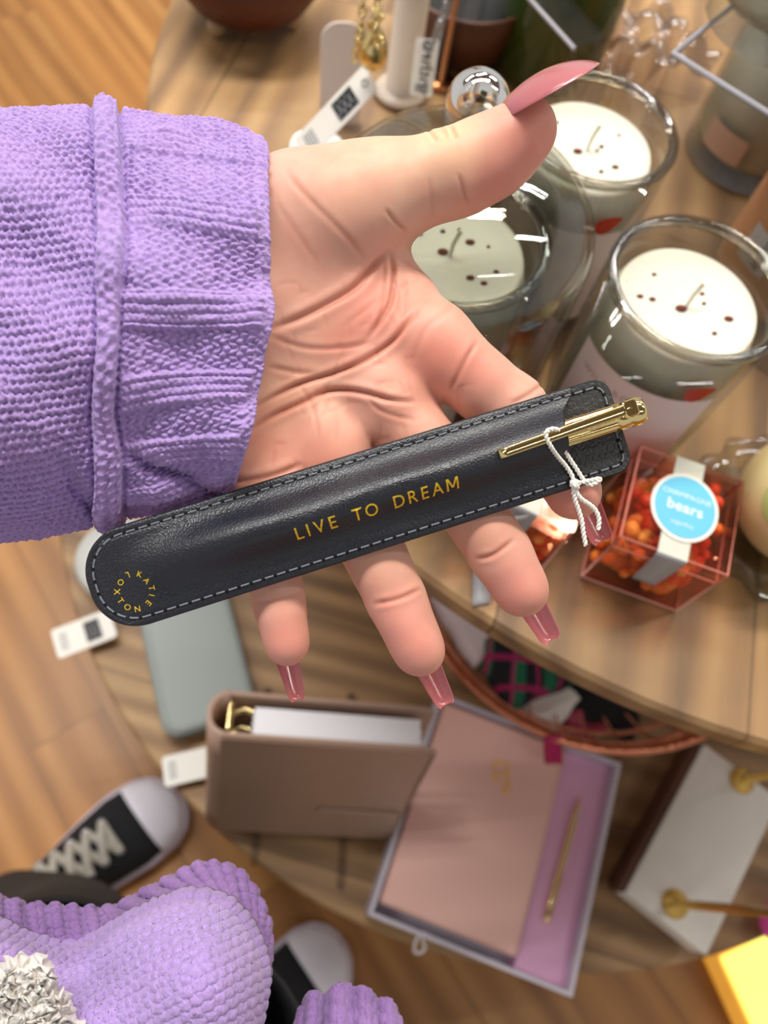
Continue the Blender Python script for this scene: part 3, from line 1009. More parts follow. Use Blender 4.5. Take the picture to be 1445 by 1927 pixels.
def pouch_outline(k=16, inset=0.0):
    hw = Wm / 2 - inset
    out = []
    ra = 12.6 - inset; rb = max(5.0 - inset, 1.0)
    for cx, cy, a0, r in ((Lm - inset - rb, hw - rb, 0, rb), (inset + ra, hw - ra, 90, ra), (inset + ra, -hw + ra, 180, ra), (Lm - inset - rb, -hw + rb, 270, rb)):
        for i in range(k + 1):
            t_ = math.radians(a0 + 90 * i / k); out.append((cx + r * math.cos(t_), cy + r * math.sin(t_)))
    return np.array(out)


def leather(name, col, scale, st):
    n = N(name)
    co = n.coord()
    v1 = n.n('TexVoronoi', {'Vector': co, 'Scale': scale}, feature='DISTANCE_TO_EDGE').outputs[0]
    z1 = n.n('TexNoise', {'Vector': co, 'Scale': 2600.0, 'Detail': 2.0}).outputs[0]
    z2 = n.n('TexNoise', {'Vector': co, 'Scale': 120.0, 'Detail': 4.0}).outputs[0]
    cr = n.ramp(v1, [(0.0, (0, 0, 0)), (0.25, (1, 1, 1))])
    h = n.mix(0.5, cr, z1)
    h = n.mix(0.25, h, z2)
    return n.surf(n.n('BsdfPrincipled', {'Base Color': lin(col), 'Roughness': n.ramp(z2, [(0.3, (.3,) * 3), (0.7, (.44,) * 3)]), 'Specular IOR Level': 0.6,
                                         'Normal': n.bump(h, st, 0.00022)}).outputs[0])


M_lea = leather('navy_leather', (24, 28, 38), 1000.0, 0.6)
M_lea2 = leather('pebbled_leather', (40, 42, 46), 620.0, 1.0)
M_leaedge = mat('leather_edge', (16, 17, 20), 0.55)
n = N('gold_foil')
z = n.n('TexNoise', {'Vector': n.coord(), 'Scale': 900.0, 'Detail': 2.0}).outputs[0]
M_foil = n.surf(n.n('BsdfPrincipled', {'Base Color': lin((255, 212, 58)), 'Metallic': 0.65, 'Roughness': 0.35, 'Normal': n.bump(z, 0.8, 0.0004)}).outputs[0])
M_gold = mat('polished_gold', (243, 222, 158), 0.13, 1.0)
M_goldsoft = mat('brushed_gold', (214, 174, 92), 0.3, 1.0)

pouch = thing('pen_pouch', 'slim navy leather pen pouch with gold lettering lying across the open hand', 'pouch', tuple(D(670, 955, .2148)))
mb = MB().slab(pouch_outline(), 0.0, 1.0, MMf, 0.3)
o = mb.build('back_panel', M_leaedge, pouch, world=True)
# the pebbled inside of the back panel
mb = MB(); oi = pouch_outline(inset=0.35)
mb.add(app(MMf, np.c_[oi, np.full(len(oi), 1.03)]), [tuple(range(len(oi)))], False)
mb.build('lining', M_lea2, pouch, world=True)['label'] = 'pebbled dark grey leather inside'

EDGE_U = [(-14, Lm - 13), (-8, Lm - 17), (-4, Lm - 19), (0, Lm - 19), (4, Lm - 18.5), (8, Lm - 16), (11, Lm - 12.5), (14, Lm - 11)]


def bulge(u, v):
    t_ = np.clip((u - 6) / 38, 0, 1); t_ = t_ * t_ * (3 - 2 * t_)
    vc = 1.2 + 0.0 * u
    g = np.exp(-np.abs((v - vc) / 6.2) ** 2.4)
    side = np.clip((Wm / 2 - np.abs(v)) / 4.0, 0, 1); side = side * side * (3 - 2 * side)
    e = np.clip(u / 5, 0, 1)
    return 2.0 + (6.9 * g + 0.5) * t_ * side + 0.25 * side * e + 0.18 * np.sin(u / 7 + v / 3) * side * t_


def pouch_x_range(v, inset=0.0):
    hw = Wm / 2; ra = 12.6
    av = np.abs(v)
    d = np.clip(av - (hw - ra), 0, ra)
    return inset + ra - np.sqrt(np.clip(ra * ra - d * d, 0, None))


vv = np.concatenate([[-1, -.992, -.975], np.linspace(-.95, .95, 77), [.975, .992, 1]]) * (Wm / 2)
g = np.zeros((260, len(vv), 3))
for j, v0 in enumerate(vv):
    u0 = pouch_x_range(v0); u1 = np.interp(v0, [e_[0] for e_ in EDGE_U], [e_[1] for e_ in EDGE_U])
    tt = np.linspace(0, 1, 260)
    tt = tt ** 1.0
    u_ = u0 + (u1 - u0) * tt
    g[:, j, 0] = u_; g[:, j, 1] = v0; g[:, j, 2] = bulge(u_, np.full_like(u_, v0))
bdist = np.minimum(np.minimum((g[..., 0] - g[:1, :, 0]) , 99), Wm / 2 - np.abs(g[..., 1]))
g[..., 2] -= 0.75 * np.clip(1 - bdist / 0.7, 0, 1) ** 2
# groove pressed by the stitching
g[..., 2] -= 0.22 * np.exp(-((bdist - 2.3) / 0.55) ** 2)
gb = g.copy(); gb[..., 2] = np.maximum(g[..., 2] - 0.9, 1.02)
mb = MB(); sh = g.shape
mb.grid(app(MMf, g.reshape(-1, 3)).reshape(sh)); mb.grid(app(MMf, gb.reshape(-1, 3)).reshape(sh), flip=True)
a_, b_ = sh[:2]; n1 = a_ * b_
for st in ([i * b_ for i in range(a_)], [i * b_ + b_ - 1 for i in range(a_)], list(range(b_)), [(a_ - 1) * b_ + j for j in range(b_)]):
    for x, y in zip(st[:-1], st[1:]): mb.f.append((x, y, y + n1, x + n1)); mb.sm.append(False)
mb.build('front_panel', M_lea, pouch, world=True)

# stitching
M_thread = mat('slate_thread', (112, 118, 128), 0.6)
M_hole = mat('stitch_hole', (6, 6, 8), 0.9)
path = pouch_outline(40, 2.3); path = np.vstack([path, path[:1]])
arc = np.r_[0, np.cumsum(np.hypot(*np.diff(path, axis=0).T))]
ns = int(arc[-1] / 3.4); th_mb = MB(); ho = MB()


def top_h(u, v):
    ue = np.interp(v, [e_[0] for e_ in EDGE_U], [e_[1] for e_ in EDGE_U])
    return float(bulge(np.array(u), np.array(v))) - 0.2 if u < ue else 1.05


for i in range(ns):
    pts = []
    for t_ in np.linspace(0.16, 0.84, 6):
        s_ = arc[-1] * ((i + t_) / ns); u_ = np.interp(s_, arc, path[:, 0]); v0 = np.interp(s_, arc, path[:, 1])
        pts.append((u_, v0, top_h(u_, v0) + 0.10 + 0.16 * math.sin((t_ - .16) / .68 * PI)))
    th_mb.tube(app(MMf, pts), 0.00028, 8)
    s_ = arc[-1] * (i / ns); u_ = np.interp(s_, arc, path[:, 0]); v0 = np.interp(s_, arc, path[:, 1])
    ho.lathe([(0, .14), (.56, .12), (.66, 0.0)], 10, MMf @ TR(u_, v0, top_h(u_, v0)))
th_mb.build('stitching', M_thread, pouch, world=True)
ho.build('stitch_holes', M_hole, pouch, world=True)

import bmesh


def letter_m(hgt):
    w, k = .52, .16       # half width and stroke, in cap heights
    V = np.array([(-w, -.5), (-w + k, -.5), (-w + k, .5), (-w, .5), (w - k, -.5), (w, -.5), (w, .5), (w - k, .5),
                  (-w + k * .2, .5), (-w + k * 1.35, .5), (.09, -.3), (-.09, -.3), (w - k * .2, .5), (w - k * 1.35, .5)])
    V = np.c_[V * hgt, np.zeros(len(V))]
    return V, [(0, 1, 2, 3), (4, 5, 6, 7), (8, 11, 10, 9), (12, 13, 11, 10)]


def foil_text(letters, name, hfun, parent):
    """letters: list of (char, u, v, angle, cap height mm); draped over the leather"""
    mb = MB()
    for ch, u_, v_c, an, hgt in letters:
        V, Fc = text_verts(ch, hgt, bold=0.006) if ch != 'M' else letter_m(hgt)
        ca, sa = math.cos(an), math.sin(an)
        bmx = bmesh.new(); vs = [bmx.verts.new((u_ + x * ca - y * sa, v_c + x * sa + y * ca, 0)) for x, y, z_ in V]
        for f_ in Fc:
            try: bmx.faces.new([vs[i] for i in f_])
            except ValueError: pass
        bmesh.ops.triangulate(bmx, faces=bmx.faces[:])
        pass
        bmx.verts.index_update()
        V2 = np.array([tuple(q.co) for q in bmx.verts]); F2 = [tuple(q.index for q in f_.verts) for f_ in bmx.faces]
        bmx.free()
        for rep in range(2):                 # every triangle into four
            ed_ = {}; V3 = list(V2); F3 = []
            def mid_(i, j):
                kk = (min(i, j), max(i, j))
                if kk not in ed_: ed_[kk] = len(V3); V3.append((V2[i] + V2[j]) / 2)
                return ed_[kk]
            for f_ in F2:
                p_, q_, r_ = f_; x1, x2, x3 = mid_(p_, q_), mid_(q_, r_), mid_(r_, p_)
                F3 += [(p_, x1, x3), (x1, q_, x2), (x3, x2, r_), (x1, x2, x3)]
            V2 = np.array(V3); F2 = F3
        V2[:, 2] = hfun(V2[:, 0], V2[:, 1]) + 0.07
        mb.add(app(MMf, V2), F2, True)
    return mb.build(name, M_foil, parent, world=True)


word = 'LIVE TO DREAM'
wid = {'L': .66, 'I': .38, 'V': .98, 'E': .74, ' ': .82, 'T': .84, 'O': 1.08, 'D': .96, 'R': .86, 'A': .98, 'M': 1.12}
u0_, v0_ = uv_px(557, 1005); u1_, v1_ = uv_px(853, 910)
tot = sum(wid[c] + .33 for c in word) - .33
unit = math.hypot(u1_ - u0_, v1_ - v0_) / tot; ang = math.atan2(v1_ - v0_, u1_ - u0_)
L_ = []; cur = 0
for c in word:
    if c != ' ': m_ = (cur + wid[c] / 2) * unit; L_.append((c, u0_ + m_ * math.cos(ang), v0_ + m_ * math.sin(ang), ang, 3.3))
    cur += wid[c] + .33
foil_text(L_, 'gold_lettering', bulge, pouch)['label'] = 'gold foil words LIVE TO DREAM'
cu_, cv_ = uv_px(257, 1111)
L_ = []
for c, dx, dy, inward in (('K', 42, -128, 0), ('A', 97, -80, 0), ('T', 132, -25, 0), ('I', 130, 30, 0), ('E', 106, 88, 0),
                          ('N', 22, 133, 1), ('O', -52, 120, 1), ('T', -104, 72, 1), ('X', -130, 5, 1), ('O', -103, -66, 1), ('L', -48, -122, 1)):
    qu, qv = uv_px(257 + dx / 4.014, 1111 + dy / 4.014)
    a0 = math.atan2(qv - cv_, qu - cu_)
    L_.append((c, qu, qv, a0 + (PI / 2 if inward else -PI / 2), 1.55))
foil_text(L_, 'gold_lettering', bulge, pouch)['label'] = 'ring of small gold foil letters at the rounded end'

# the pen, standing out of the pouch
pen = thing('pen', 'gold fluted pen clipped in the open end of the navy pouch', 'pen', tuple(D(1130, 800, .217)))
pu, pv = uv_px(1206, 769, 5.6)
AX = frame(app(MMf, [(pu - 126, 1.2, 5.2)])[0], app(MMf, [(pu, pv - 0.3, 5.6)])[0] - app(MMf, [(pu - 126, 1.2, 5.2)])[0], PF[:3, 1])
# lathe runs on z: turn it onto the pen's axis
TZ = np.array([[0, 0, 1, 0], [0, 1, 0, 0], [-1, 0, 0, 0], [0, 0, 0, 1.0]])
AXm = AX.copy(); AXm[:3, :3] = AX[:3, :3] / 1000.0
mb = MB()
flute = lambda t_, i: 1 - 0.10 * (0.5 + 0.5 * math.cos(16 * t_)) ** .6 if 6 <= i <= 9 else 1
prof = [(0.0, 0), (.5, 0.2), (1.0, 3), (2.6, 14), (3.3, 22), (3.3, 60), (3.75, 62), (3.75, 80), (3.75, 104), (3.75, 117), (3.65, 117.4), (3.95, 118.5), (3.95, 120.5), (3.6, 121.2), (3.6, 122.2), (4.05, 122.8), (4.05, 125), (3.6, 126), (2.6, 126.2), (2.4, 125.2), (0, 125)]
mb.lathe(prof, 144, AXm @ TZ, flute)
mb.build('barrel', M_gold, pen, world=True)
cp = MB()
c0 = np.array(uv_px(938, 856, 9.5)); c1 = np.array(uv_px(1186, 768, 9.8))
clip_pts = []
for t_ in np.linspace(0, 1, 14):
    q = c0 * (1 - t_) + c1 * t_
    w_ = bulge(q[0], q[1]) + 0.9 if t_ < .45 else 10.1
    clip_pts.append((q[0], q[1], max(w_, 9.3 + 0.7 * t_)))
clip_pts = np.array(clip_pts)
dirn = (clip_pts[-1] - clip_pts[0]); dirn[2] = 0; dirn /= np.linalg.norm(dirn); sd = np.array([-dirn[1], dirn[0], 0])
g = []
for i, q in enumerate(clip_pts):
    w_ = 1.35 + 0.25 * i / 13
    prof = [(-w_, -.8), (-w_, .1), (-w_ * .8, .55), (-w_ * .35, .35), (0, .75), (w_ * .35, .35), (w_ * .8, .55), (w_, .1), (w_, -.8)]
    g.append([q + sd * a1 + np.array([0, 0, b1]) for a1, b1 in prof])
g = np.array(g); cp.grid(app(MMf, g.reshape(-1, 3)).reshape(g.shape), close_v=True)
cp.f += [tuple(range(9))[::-1], tuple(13 * 9 + i for i in range(9))]; cp.sm += [False, False]
cp.build('clip', M_gold, pen, world=True)
cr = MB()
e_ = clip_pts[-1]
cr.box((-2.2, -2.4, -5.5), (2.0, 2.4, 0.6), MMf @ np.array(Matrix.Translation(e_)) @ np.array(Matrix.Rotation(math.atan2(dirn[1], dirn[0]), 4, 'Z')), 0.8)
cr.build('clip_mount', M_gold, pen, world=True)

# white string
M_string = mat('white_cotton', (236, 234, 228), 0.9, bump=(3000, 0.5, 0.0003))
string = thing('string', 'twisted white cotton string tied round the gold clip with two loose ends', 'string', tuple(D(1085, 905, .212)))


def twisted(mb, pts, r=0.00052, pitch=0.0026):
    pts = spline(pts, 90)
    d = np.linalg.norm(np.diff(pts, axis=0), axis=1); s_ = np.r_[0, np.cumsum(d)]
    tan = np.gradient(pts, axis=0); tan /= np.linalg.norm(tan, axis=1)[:, None]
    up = PF[:3, 2]; a1 = np.cross(tan, up); a1 /= np.linalg.norm(a1, axis=1)[:, None]; b1 = np.cross(tan, a1)
    for k_ in (0, PI):
        ph = 2 * PI * s_ / pitch + k_
        mb.tube(pts + r * 0.62 * (np.cos(ph)[:, None] * a1 + np.sin(ph)[:, None] * b1), r * 0.78, 8)


def c6(x, y, w_):
    u_, v0 = uv_px(880 + x / 4.014, 680 + y / 4.014, w_)
    return app(MMf, [(u_, v0, w_)])[0]


mb = MB()
twisted(mb, [c6(x, y, w_) for x, y, w_ in ((720, 560, 8.0), (670, 515, 10.5), (615, 518, 11.0), (590, 555, 11.2), (625, 640, 10.2), (680, 720, 7.0), (740, 790, 4.5), (785, 860, 3.4), (806, 925, 3.4))])
twisted(mb, [c6(x, y, w_) for x, y, w_ in ((690, 590, 9), (705, 620, 8.0), (760, 720, 5.5), (820, 810, 3.8), (880, 900, 3.0), (930, 932, 3.2), (985, 905, 3.4), (1000, 885, 3.4), (950, 895, 3.4), (870, 912, 3.4), (812, 925, 3.6))])
twisted(mb, [c6(x, y, w_) for x, y, w_ in ((806, 925, 3.6), (800, 980, 3.2), (812, 1050, 2.6), (840, 1130, 2.0), (862, 1210, 1.6), (874, 1300, 1.4), (892, 1390, 1.2))])
twisted(mb, [c6(x, y, w_) for x, y, w_ in ((812, 925, 3.8), (820, 985, 3.4), (860, 1040, 2.8), (925, 1085, 2.2), (968, 1130, 1.6), (992, 1195, 1.4), (985, 1272, 1.2))])
for dx in range(3):
    an = np.linspace(0, 2 * PI, 16)
    cc = [c6(808 + 20 * math.cos(t_), 915 + 14 * dx + 10 * math.sin(t_ + dx), 3.8 + 1.0 * math.sin(t_)) for t_ in an]
    twisted(mb, cc)
mb.build('string_strand', M_string, string, world=True)
# ------------------------------------------------------------------ things on the upper tier
M_glass = glass_mat('clear_glass', (236, 237, 234), 0.03, 0.04, 0.8, 0.88)
M_acry = glass_mat('clear_acrylic', (238, 238, 240), 0.04, 0.008, 0.25, 0.92)
M_film = glass_mat('cellophane', (214, 208, 206), 0.15, 0.12, 0.8, 0.85)
M_pinkacry = glass_mat('pink_acrylic', (254, 232, 226), 0.08, 0.06, 0.4, 0.92)
M_rim = glass_mat('thick_glass_rim', (206, 202, 194), 0.05, 0.10, 1.0, 0.5)
M_knob = mat('solid_glass', (255, 255, 255), 0.0, trans=1.0, ior=1.5)
M_wax = mat('white_wax', (222, 220, 208), 0.45, sss=0.004)
M_cream = mat('cream_wax', (236, 226, 204), 0.5)
M_petal = mat('dried_petal', (98, 38, 26), 0.7)
M_wick = mat('waxed_wick', (232, 228, 212), 0.6)
M_lbl = mat('blush_label', (226, 206, 202), 0.55)
M_red = mat('rust_red_print', (176, 48, 20), 0.5)
M_greytxt = mat('mauve_print', (190, 160, 160), 0.6)
M_white = mat('white_card', (236, 232, 224), 0.55)
M_ink = mat('black_print', (34, 34, 38), 0.5)
M_inkgrey = mat('grey_print', (150, 152, 156), 0.5)


def on_cyl(v, r, a0, z0, mir=1):
    """wrap flat (x, y, z) onto a standing cylinder around angle a0"""
    v = np.asarray(v, float); a = a0 + v[:, 0] / r
    return np.c_[(r + v[:, 2]) * np.cos(a), (r + v[:, 2]) * np.sin(a), z0 + v[:, 1]]


def cyl_patch(mb, w, h, r, a0, z0, off=0.0, n_=24, shape=None):
    if shape is None:
        g = np.array([[(x, y, off) for x in np.linspace(-w / 2, w / 2, n_)] for y in np.linspace(-h / 2, h / 2, 4)])
        mb.grid(on_cyl(g.reshape(-1, 3), r, a0, z0).reshape(g.shape))
    else:
        o_ = np.asarray(shape); c = o_.mean(0); k = len(o_)
        v = np.vstack([[(c[0], c[1], off)], np.c_[c + (o_ - c) * .5, np.full(k, off)], np.c_[o_, np.full(k, off)]])
        f = [(0, 1 + i, 1 + (i + 1) % k) for i in range(k)] + [(1 + i, 1 + k + i, 1 + k + (i + 1) % k, 1 + (i + 1) % k) for i in range(k)]
        mb.add(on_cyl(v, r, a0, z0), f)
    return mb


def candle_jar(loc, label, a_lab, seed, spots, tilt_blob=0.0, text='WILD ROSE', group='rose petal candles'):
    t = thing('candle_jar', label, 'candle', loc, 0, group)
    R_, H_ = 0.0440, 0.122
    mb = MB()
    mb.lathe([(0, 0), (R_ - .006, 0), (R_ - .003, .003), (R_ - .001, .02), (R_, H_ - .002), (R_ - .001, H_ - .003), (R_ - .0036, H_ - .003), (R_ - .0050, H_ - .004), (R_ - .0052, .022), (R_ - .006, .013), (0, .011)], 72)
    mb.build('glass_jar', M_glass, t)
    MB().tube([((R_ - .0022) * math.cos(a), (R_ - .0022) * math.sin(a), H_ - .001) for a in np.linspace(0, 2 * PI, 80)[:-1]], .0027, 12, close=True).build('rim', M_rim, t)
    wz = H_ - 0.0135; rw = R_ - .0088
    mb = MB(); mb.lathe([(0, .0125), (rw - .003, .0125), (R_ - .0056, .018), (R_ - .0056, wz - .012), (R_ - .0068, wz - .008), (rw, wz - .001), (rw - .001, wz + .0012), (rw - .003, wz + .0008), (rw - .006, wz - .0006), (0, wz - .0012)], 64)
    mb.build('wax', M_wax, t)
    mb = MB(); mb.tube([(0, 0, wz - .004), (.0006, .0006, wz + .006), (.003, .002, wz + .0125)], .0011, 8)
    mb.build('wick', M_wick, t)
    r_ = random.Random(seed)
    mb = MB()
    for x, y, s_ in spots:
        mb.sphere((x, y, wz - .0006), (.0016 * s_, .0011 * s_, .0009), 10, 6, TR(rz=0))
    mb.build('dried_petals', M_petal, t)
    mb = MB(); cyl_patch(mb, .076, .070, R_ + .0002, a_lab, .056)
    mb.build('paper_label', M_lbl, t)
    mb = MB()
    tri = 0.9 * spline([(-.0078, .0035), (-.002, .0062), (.006, .0058), (.0085, .004), (.006, -.001), (.001, -.0062), (-.004, -.0058), (-.0075, -.001), (-.0078, .0035)], 40)[:-1]
    cyl_patch(mb, 0, 0, R_ + .0004, a_lab + .60, .097, 0, shape=tri)
    mb.build('label_mark', M_red, t)['label'] = 'rust red petal mark'
    V, Fc = text_verts(text, .0042, 1.25)
    V = V + [-.012, .0045, .0005]
    MB().add(on_cyl(V, R_ + .0002, a_lab, .074), Fc).build('label_text', M_greytxt, t)
    return t


# angle on the jar that faces the camera
def face(x, y): return math.atan2(-y, -x)


sp3 = [(-.0125, .0185, .8), (-.0165, .003, 1.1), (-.0225, .0045, 1.1), (-.003, -.002, 1.9), (.010, .0075, .8), (.0095, .0015, .7), (.020, -.0075, 1.6), (.0105, -.0165, .9), (.0255, .018, .6), (-.028, .013, .6)]
c3 = (.189, .239); c1 = (.1565, .343); c2 = np.array([.0722, .2552, .775])
candle_jar((c3[0], c3[1], UP_Z), 'rose petal candle jar nearest the gold pen, at the front right of the group', face(c3[0], c3[1]) + .10, 3, sp3)
sp1 = [(-.014, .019, .8), (-.0175, .010, 1.0), (-.0055, -.002, 1.7), (.0085, .0025, .9), (.0055, -.0005, .6), (.0135, -.0125, 1.3), (.005, -.0165, .9), (-.0095, -.019, 1.2), (-.004, -.022, .9), (.02, .012, .6)]
candle_jar((c1[0], c1[1], UP_Z), 'rose petal candle jar farthest back, behind the long thumbnail', face(c1[0], c1[1]) + .0, 4, sp1)
sp2 = [(-.003, .002, 1.7), (.0105, .0085, 1.5), (.0085, -.013, 1.3), (.0145, -.016, 1.1), (-.013, .012, .8), (-.0205, .006, .8), (-.002, .0145, .8), (.021, -.009, .9), (.006, .016, .6), (-.027, .003, .8), (.019, .006, .6)]
candle_jar(c2, 'rose petal candle jar standing under the glass dome', face(*c2[:2]) - .3, 5, sp2)

# glass dome
t = thing('cloche', 'clear glass dome with a round solid knob over a white candle', 'glass dome', (c2[0], c2[1], UP_Z))
mb = MB(); mb.lathe([(0, 0), (.062, 0), (.066, .004), (.066, .007), (.062, .0098), (0, .0098)], 72)
mb.build('glass_plate', M_glass, t)
prof = [(.0600, .0105), (.0600, .03), (.0598, .11), (.0596, .134)]
for a_ in np.linspace(0, PI / 2, 18)[1:]:
    prof.append((max(.0596 * math.cos(a_) ** .8, .004), .134 + .034 * math.sin(a_)))
mb = MB(); mb.lathe(prof, 84)
o = mb.build('glass_dome', M_glass, t); md = o.modifiers.new('t', 'SOLIDIFY'); md.thickness = .0022
kn = P(899, 194, .951)
mb = MB(); mb.lathe([(.0, .1665), (.0085, .167), (.0060, .171), (.0050, .174), (.0062, .177)], 32)
mb.build('knob_stem', M_glass, t)
MB().sphere((kn[0] - c2[0], kn[1] - c2[1], kn[2] - UP_Z), .0126, 40, 24).build('knob', M_knob, t)

# tall cream candles on and under a clear riser
def cream_candle(loc, label, H_, R_, a, sticker=True):
    t = thing('glass_candle', label, 'candle', loc, 0, None)
    MB().lathe([(0, 0), (R_ - .003, 0), (R_, .004), (R_, H_), (R_ - .002, H_ + .0005), (R_ - .003, H_ - .001), (R_ - .003, .019), (R_ - .006, .013), (0, .012)], 64).build('glass_tumbler', M_glass, t)
    MB().lathe([(0, .0135), (R_ - .006, .0145), (R_ - .0034, .02), (R_ - .0034, H_ - .012), (0, H_ - .0125)], 56).build('wax', M_cream, t)
    MB().tube([(0, 0, H_ - .016), (0.001, 0, H_ - .004)], .0011, 8).build('wick', M_wick, t)
    if sticker:
        mb = MB(); cyl_patch(mb, .034, .02, R_ + .0003, a, .030)
        mb.build('paper_label', mat('faded_pink_label', (196, 160, 138), .6), t)
    return t


ct = P(1396, 292, UP_Z)
cream_candle((ct[0], ct[1], UP_Z), 'tall cream candle in a thick-based glass standing on the wooden top at the right', .118, .046, face(*ct[:2]) - .35)
rz_ = math.atan2(.429 - .382, .246 - .200)
cA, cR = P(1270, 94, .905), P(1445, 236, .905)
d1 = (P(1385, 2, .905) - cA); d1[2] = 0; d1 /= np.linalg.norm(d1)
FRa = frame(cA, d1, np.array([d1[1], -d1[0], 0]))
t = thing('acrylic_riser', 'clear acrylic riser bridging the tall cream candle at the right edge', 'riser', (cA[0], cA[1], UP_Z))
FRa[:3, 2] = [0, 0, 1]; FRa[:3, 1] = [d1[1], -d1[0], 0]
MB().box((0, 0, -.004), (.25, .165, 0), FRa).build('shelf', M_acry, t, world=True)
for x in (.0, .246):
    MB().box((x, 0, -(0.905 - UP_Z)), (x + .004, .165, -.004), FRa).build('side_panel', M_acry, t, world=True)
mr = MB()
M_acredge = mat('acrylic_edge', (176, 174, 182), .2)
mr.tube([app(FRa, [(.25, 0, -.002)])[0], app(FRa, [(0, 0, -.002)])[0], app(FRa, [(0, .165, -.002)])[0]], .0016, 8)
mr.build('polished_edge', M_acredge, t, world=True)
cu = P(1452, 52, .905)
cream_candle((cu[0], cu[1], .9055), 'cream candle standing up on the clear acrylic riser in the top right corner', .10, .040, 0, False)

# peach candle glass at the right
M_peach = mat('peach_glass', (236, 170, 118), .25, coat=.4)
ca = P(1450, 532, UP_Z)
t = thing('peach_jar', 'peach-coloured jar with a white price sticker at the right edge behind the front candle', 'jar', (ca[0], ca[1], UP_Z))
MB().lathe([(0, 0), (.038, 0), (.043, .006), (.0445, .02), (.0445, .085), (.040, .098), (.031, .106), (.030, .118), (.028, .118), (.028, .106), (0, .104)], 64).build('jar_body', M_peach, t)
mb = MB(); af = face(*ca[:2]); cyl_patch(mb, .024, .026, .0448, af - .42, .046, n_=12); mb.build('price_sticker', M_white, t)
V, Fc = text_verts('anthro', .007); V = V[:, [1, 0, 2]] * [-1, 1, 1]
V = V * [1, .8, 1] + [.003, 0, .0003]
MB().add(on_cyl(V, .0449, af - .42, .046), Fc).build('sticker_print', M_ink, t)

# pale yellow globe in a rippled glass dish
cg = P(1562, 916, .825)
M_globe = mat('pale_yellow_glass', (226, 206, 150), .3, coat=.6)
t = thing('glass_dish', 'rippled clear glass dish holding the pale yellow globe at the right edge', 'dish', (cg[0], cg[1], UP_Z))
MB().lathe([(0, 0), (.024, 0), (.030, .003), (.042, .010), (.054, .019), (.053, .0205), (.040, .0125), (.028, .006), (0, .004)], 96, mod=lambda a, i: 1 + (.05 * math.sin(14 * a) if 3 <= i <= 6 else 0)).build('rippled_bowl', M_glass, t)
t = thing('globe', 'pale yellow glass globe with a green tinted patch at the right edge', 'ornament', (cg[0], cg[1], UP_Z + .0065))
MB().sphere((0, 0, .037), (.037, .037, .0365), 48, 28).build('ball', M_globe, t)
mb = MB(); d_ = CAM - np.array([cg[0], cg[1], .81]); d_ /= np.linalg.norm(d_); d_ = d_ + np.array([-.35, -.1, 0]); d_ /= np.linalg.norm(d_)
fr_ = frame((0, 0, .037), np.cross([0, 0, 1], d_), np.cross(d_, np.cross([0, 0, 1], d_)))
g_ = np.array([[fr_[:3, 3] + .0374 * (fr_[:3, 2] * math.cos(a_) + math.sin(a_) * (math.cos(b_) * fr_[:3, 0] + math.sin(b_) * fr_[:3, 1])) for b_ in np.linspace(0, 2 * PI, 32, endpoint=False)] for a_ in np.linspace(0.01, .42, 8)])
mb.grid(g_, close_v=True); mb.build('green_patch', mat('leaf_green_tint', (186, 196, 120), .35), t)

# boxes of gummy sweets
M_g1 = mat('orange_gummy', (234, 140, 52), .4, sss=.004); M_g2 = mat('red_gummy', (224, 90, 46), .4, sss=.004); M_g3 = mat('amber_gummy', (238, 172, 84), .4, sss=.004)
M_sky = mat('sky_blue_label', (96, 190, 228), .45); M_ribbon = mat('silver_ribbon', (172, 172, 176), .4); M_embo = mat('embossed_band', (212, 214, 204), .45, bump=(900, .8, .0008))
M_txtw = mat('white_print', (226, 242, 250), .5)


